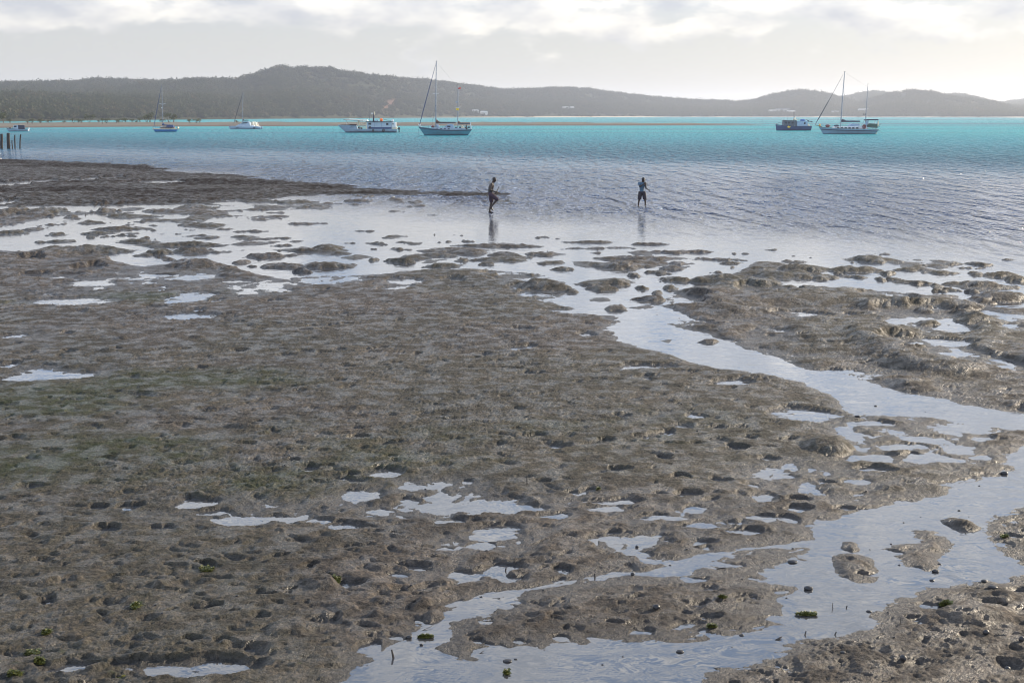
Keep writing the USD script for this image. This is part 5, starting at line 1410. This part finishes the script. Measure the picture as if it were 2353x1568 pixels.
def person_blue():
    """Standing astride, seen from behind and the left, hands raised towards the mouth."""
    b = ground(1474, 475)
    t = thing('person', 'person in pale blue shirt and dark knee shorts, hands near the face', 'person', (b[0], b[1], 0.0), 0.0, None, (.87, .87, .87))
    J, B = {}, []
    add = lambda n_, p, r: J.__setitem__(n_, (np.array(p, float), r))
    add('hip', (0, 0, .86), .120); add('hipL', (-.09, 0.02, .84), .102); add('hipR', (.10, -0.02, .84), .102)
    add('waist', (-.01, 0, 1.0), .112); add('ribs', (-.02, 0, 1.17), .125); add('chest', (-.02, 0.01, 1.30), .122)
    add('shL', (-.175, .05, 1.39), .058); add('shR', (.15, -.03, 1.39), .058); add('neck0', (0.0, 0.01, 1.42), .060); add('neck', (.03, 0.01, 1.49), .052)
    B += [('hip', 'hipL'), ('hip', 'hipR'), ('hip', 'waist'), ('waist', 'ribs'), ('ribs', 'chest'), ('chest', 'shL'), ('chest', 'shR'), ('ribs', 'shL'), ('ribs', 'shR'), ('chest', 'neck0'), ('neck0', 'neck'), ('shL', 'neck0'), ('shR', 'neck0')]
    add('kneeL', (-.15, -.02, .44), .060); add('calfL', (-.18, .0, .32), .052); add('ankL', (-.20, .02, .05), .034); add('toeL', (-.17, -.14, -.03), .028)
    add('kneeR', (.18, -.03, .44), .060); add('calfR', (.205, -.01, .32), .052); add('ankR', (.21, .01, .05), .034); add('toeR', (.24, -.15, -.03), .028)
    B += [('hipL', 'kneeL'), ('kneeL', 'calfL'), ('calfL', 'ankL'), ('ankL', 'toeL'), ('hipR', 'kneeR'), ('kneeR', 'calfR'), ('calfR', 'ankR'), ('ankR', 'toeR')]
    add('elbL', (-.14, -.20, 1.22), .042); add('wrL', (.06, -.26, 1.36), .028); add('elbR', (.23, -.06, 1.10), .040); add('wrR', (.20, -.16, 1.36), .027)
    B += [('shL', 'elbL'), ('elbL', 'wrL'), ('shR', 'elbR'), ('elbR', 'wrR')]
    hand(J, B, 'L', (.06, -.26, 1.36), (.10, -.26, 1.39), (.8, 0, .6), (-.5, 0, .8), (0, 1, .3)); B.append(('wrL', 'Lw'))
    hand(J, B, 'R', (.20, -.16, 1.36), (.19, -.17, 1.40), (-.3, 0, 1), (1, 0, .2), (-.6, .8, .2)); B.append(('wrR', 'Rw'))
    eyes, fr = head(J, B, (.065, -.02, 1.585), (.80, -.55, -.25), (.2, -.1, .97), .092)
    B += [('neck', 'skull'), ('neck', 'jaw')]
    part('body', body_mesh(J, B, .022, 4), skin, t, smooth=True)
    part('eye', join(*eyes), eye_m, t, smooth=True)
    part('hair', hair_cap(fr, .116, .16, 9), hair_m, t, smooth=True)
    J['slL'] = (J['shL'][0] * .45 + J['elbL'][0] * .55, .056); J['slR'] = (J['shR'][0] * .5 + J['elbR'][0] * .5, .054)
    part('shirt', shell(J, [('hip', 'waist'), ('waist', 'ribs'), ('ribs', 'chest'), ('chest', 'shL'), ('chest', 'shR'), ('ribs', 'shL'), ('ribs', 'shR'), ('chest', 'neck0'), ('shL', 'slL'), ('shR', 'slR')], .017, .03, [((0, 0, 1), .80), ((0, 0, -1), -1.48)]), shirt_blue, t, smooth=True)
    J['midL'] = (J['hipL'][0] * .1 + J['kneeL'][0] * .9, .090); J['midR'] = (J['hipR'][0] * .1 + J['kneeR'][0] * .9, .090)
    part('shorts', shell(J, [('hip', 'hipL'), ('hip', 'hipR'), ('hipL', 'midL'), ('hipR', 'midR')], .026, .03, [((0, 0, 1), .43), ((0, 0, -1), -.92)]), shorts_dark, t, smooth=True)
    st = thing('fishing_stick', 'stick slanting down to the right from beside the person in the blue shirt', 'stick', (b[0], b[1], 0))
    part('shaft', tube([(.10, -.2, 1.20), (.17, -.2, 1.02), (.42, -.22, .77)], [.014, .020, .017], 6), stick_m, st)
    part('tip', tube([(.42, -.22, .77), (.46, -.22, .735)], [.012, .005], 6), stick_m, st)


person_blue()

# ------------------------------------------------------------------ what lies on the flats
stone_m = paint('dark_stone', (0.016, 0.015, 0.016), 0.45, 0.3, 20)
drift_m = paint('wet_driftwood', (0.020, 0.016, 0.014), 0.6, 0.3, 20)
weed_m = paint('green_weed', (0.075, 0.078, 0.012), 0.5, 0.45, 60)


def on_mud(u, v):
    p = ground(u, v)
    return p[0], p[1], max(mud_z(p[0], p[1]), 0.0)


c5 = lambda x, y: ((1200 + x * .6857) / 1.5149, (1300 + y * .6857) / 1.5149)
c6 = lambda x, y: ((2363 + x * .6857) / 1.5149, (1300 + y * .6857) / 1.5149)
c4 = lambda x, y: ((x * .6857) / 1.5149, (1300 + y * .6857) / 1.5149)
big_stones = [(c5(1580, 1217), 50, 28, 'round black stone lying on the long mud island'), (c6(1555, 1350), 42, 30, 'black stone in the right corner, left of the darker one at the edge'), (c6(1735, 1390), 36, 34, 'black stone cut off by the right edge of the photo'),
              (c6(1135, 1480), 46, 34, 'rounded dark stone low in the right corner'), (c6(1665, 1525), 40, 30, 'dark stone near the bottom right corner'), (c6(655, 1093), 58, 24, 'dark stone with weed in the stream left of the green strip'),
              (c6(1650, 508), 44, 18, 'dark stone on the point where the bank meets the right edge'), (c5(1460, 1022), 26, 20, 'small dark stone in the narrow stream above the long island'), (c5(325, 1340), 40, 20, 'flat dark stone in the stream left of the island tip'),
              (c5(388, 1376), 24, 12, 'small flat stone in the stream just left of the island tip'), (c6(1300, 1003), 46, 16, 'dark stone at the lower edge of the small mud island'), (c6(1548, 1057), 40, 16, 'dark low stone in the water beside the right bank'),
              (c5(1482, 880), 22, 14, 'little stone standing in the brightest pool'), (c6(905, 225), 34, 14, 'black stone beside the pools left of the upper channel'), (c5(1700, 1410), 48, 14, 'flat stone just breaking the lower stream'),
              (c5(825, 1458), 56, 12, 'flat wet stone in the stream below the island'), (c6(575, 955), 60, 14, 'flat stone in the water above the left island tail'), (c6(830, 1435), 34, 18, 'dark stone at the foot of the right corner bank'), (c6(1590, 1105), 60, 20, 'low dark stone on top of the right corner bank')]
for k, ((u, v), w, h, lb) in enumerate(big_stones):
    x, y, z = on_mud(u, v)
    s_ = y / FPX * .4526
    m = blob(1.0, 2, .28, 40 + k, (w * s_ / 2 * .85, w * s_ / 2 * .7, h * s_ / 2))
    m.apply_translation((0, 0, h * s_ / 2 * .6))
    pr = part('stone', m, stone_m, None, smooth=True)
    UsdGeom.Xformable(stage.GetPrimAtPath(pr.GetPath())).AddTranslateOp().Set(Gf.Vec3d(x, y, z))
    tag(pr, lb, 'stone')

sticks = [(c5(250, 1440), (-14, 40), 12, 'short thick black driftwood stump leaning left at the stream mouth'), (c6(505, 1345), (34, -10), 10, 'thick dark piece of driftwood lying in the lower stream'), (c6(785, 1190), (-6, 26), 4, 'thin twig standing in the stream above the right corner bank'),
          (c6(1115, 1285), (12, 40), 4, 'bent pale twig standing on the right corner bank'), (c5(405, 1297), (76, -26), 3, 'long thin straight stick lying in the stream'), (c6(1045, 460), (40, 8), 7, 'dark stick lying beside the pools near the upper channel'),
          (c6(215, 993), (44, -2), 6, 'dark stick lying on the tail of the long island'), (c5(925, 575), (-2, 40), 5, 'dark stick standing upright in the middle of the mud'), (c5(770, 1140), (40, 6), 6, 'bent dark stick in the narrow stream'),
          (c5(815, 1000), (4, 18), 8, 'dark post stub at the edge of a pale pool'), (c6(180, 1490), (52, 16), 5, 'thin twig in the stream at the bottom of the photo'), (c6(845, 1190), (10, 12), 7, 'small dark chip standing in the stream right of a twig'),
          (c6(642, 1325), (4, 18), 8, 'small dark stub in the lower stream, left of another'), (c6(790, 1325), (10, 14), 9, 'small dark stub at the edge of the right corner bank'), (c4(1093, 1458), (6, 22), 9, 'dark chip standing in the puddle at the bottom left'),
          (c4(990, 1510), (50, 6), 4, 'thin stick lying in the puddle at the bottom left'), (c5(690, 1415), (30, -12), 4, 'pale twig at the lower edge of the long island'), (c5(1268, 1035), (0, 20), 9, 'dark stub standing on the edge of the narrow stream')]
for k, ((u, v), (dx, dz), w, lb) in enumerate(sticks):
    x, y, z = on_mud(u, v)
    s_ = y / FPX * .4526
    flat = abs(dx) > 26
    g = np.random.default_rng(700 + k)
    e = np.array([dx * s_, (-dz * s_ * 2.0 if flat else 0.02), (abs(dz) * s_ * .4 + .01) if flat else dz * s_ * 1.06])
    a = -e * .5 if flat else np.array([0, 0, -.03])
    mid = (a + e * (0.5 if flat else 1)) / 2 + g.normal(0, .10, 3) * np.linalg.norm(e) * (1, .4, .4)
    r = w * s_ / 2
    pr = part('driftwood', join(tube([a, mid, e * (0.5 if flat else 1)], [r, r * 1.05, r * .7], 7), blob(r * 1.15, 1, .3, k, (1.2, 1, .8)).apply_translation(a)), drift_m, None, smooth=45)
    UsdGeom.Xformable(stage.GetPrimAtPath(pr.GetPath())).AddTranslateOp().Set(Gf.Vec3d(x, y, z + (r * .7 if flat else 0)))
    tag(pr, lb, 'driftwood')

weeds = [(c6(645, 1222), 62, 10, 'long strip of bright green weed floating in the stream'), (c5(410, 1337), 44, 5, 'thin strip of green weed floating left of the island tip'), (c5(820, 1520), 14, 8, 'small green weed tuft in the stream at the bottom'),
         (c4(1050, 1018), 42, 20, 'bright green weed clump in a hollow of the left mud'), (c4(165, 1437), 40, 18, 'bright green weed clump near the bottom left corner'), (c4(1708, 1062), 22, 11, 'green weed tuft beside the big mud heap'),
         (c4(78, 1548), 40, 12, 'green weed clump at the bottom edge, leftmost'), (c4(235, 1345), 26, 16, 'dull green weed patch in a hollow above the bottom left corner'), (c4(690, 1205), 28, 20, 'dull green weed patch in a dark footprint'),
         (c4(205, 1485), 28, 12, 'olive weed patch just under the bright clump at the bottom left'), (c6(220, 1160), 22, 6, 'small weed tuft on the long island, right of the black stone'), (c6(165, 1290), 26, 6, 'olive weed tuft on the lower edge of the long island'),
         (c6(1650, 835), 20, 6, 'yellow green weed tuft on the mud point at the right edge'), (c5(1285, 600), 10, 6, 'tiny weed tuft in the middle of the mud'), (c6(1350, 1180), 34, 8, 'olive weed along a little ledge of the right corner bank'), (c4(610, 1562), 34, 9, 'green weed clump at the bottom edge, right of the heap')]
for k, ((u, v), rx, ry, lb) in enumerate(weeds):
    x, y, z = on_mud(u, v)
    s_ = y / FPX * .4526
    g = np.random.default_rng(800 + k)
    n = 90 + int(rx * 4)
    depth = ry * s_ * (y / CAM_H) * 0.8
    c = np.clip(g.normal(0, .40, (n, 3)), -.8, .8) * (rx * s_, depth, 0)
    c[:, 2] = [max(mud_z(x + q_[0], y + q_[1]), 0.0) - z + g.uniform(.004, .02) for q_ in c]
    a = g.normal(0, 1, (n, 3)) * (1, .7, .35); a /= np.linalg.norm(a, axis=1, keepdims=True)
    b_ = np.cross(a, (0, 0, 1.0)) + g.normal(0, .3, (n, 3)); b_ /= np.linalg.norm(b_, axis=1, keepdims=True)
    sz = g.uniform(.012, .028, (n, 1))
    vv = np.stack([c - a * sz - b_ * sz * .4, c + a * sz - b_ * sz * .3, c + a * sz * .7 + b_ * sz * .5, c - a * sz * .8 + b_ * sz * .4 + (0, 0, .006)], 1).reshape(-1, 3)
    ff = np.arange(4 * n).reshape(-1, 4)
    pr = part('seaweed_clump', (vv, ff), weed_m, None)
    UsdGeom.Xformable(stage.GetPrimAtPath(pr.GetPath())).AddTranslateOp().Set(Gf.Vec3d(x, y, z))
    tag(pr, lb, 'seaweed')

# pebbles and chips that pepper the streams and the right corner
g = np.random.default_rng(77)
pv, pf = [], []
for k in range(260):
    t = g.uniform(0.20, 0.60)
    y = CAM_H / t
    x = y * g.uniform(-0.42, 0.45)
    if mud_z(x, y) > 0.0 and g.random() < 0.55:
        continue
    r = g.uniform(.005, .014) * (1.5 if g.random() < .12 else 1)
    m = blob(r, 1, .3, k, (1.3, 1, .7))
    m.apply_translation((x, y, max(mud_z(x, y), -0.002) + r * .2))
    pf.append(m.faces + sum(map(len, pv))); pv.append(m.vertices)
pr = part('shell_grit', (np.vstack(pv), np.vstack(pf)), stone_m, None, smooth=True)
tag(pr, 'dark chips and shell grit scattered over the mud and streams', 'shell grit', kind='stuff')
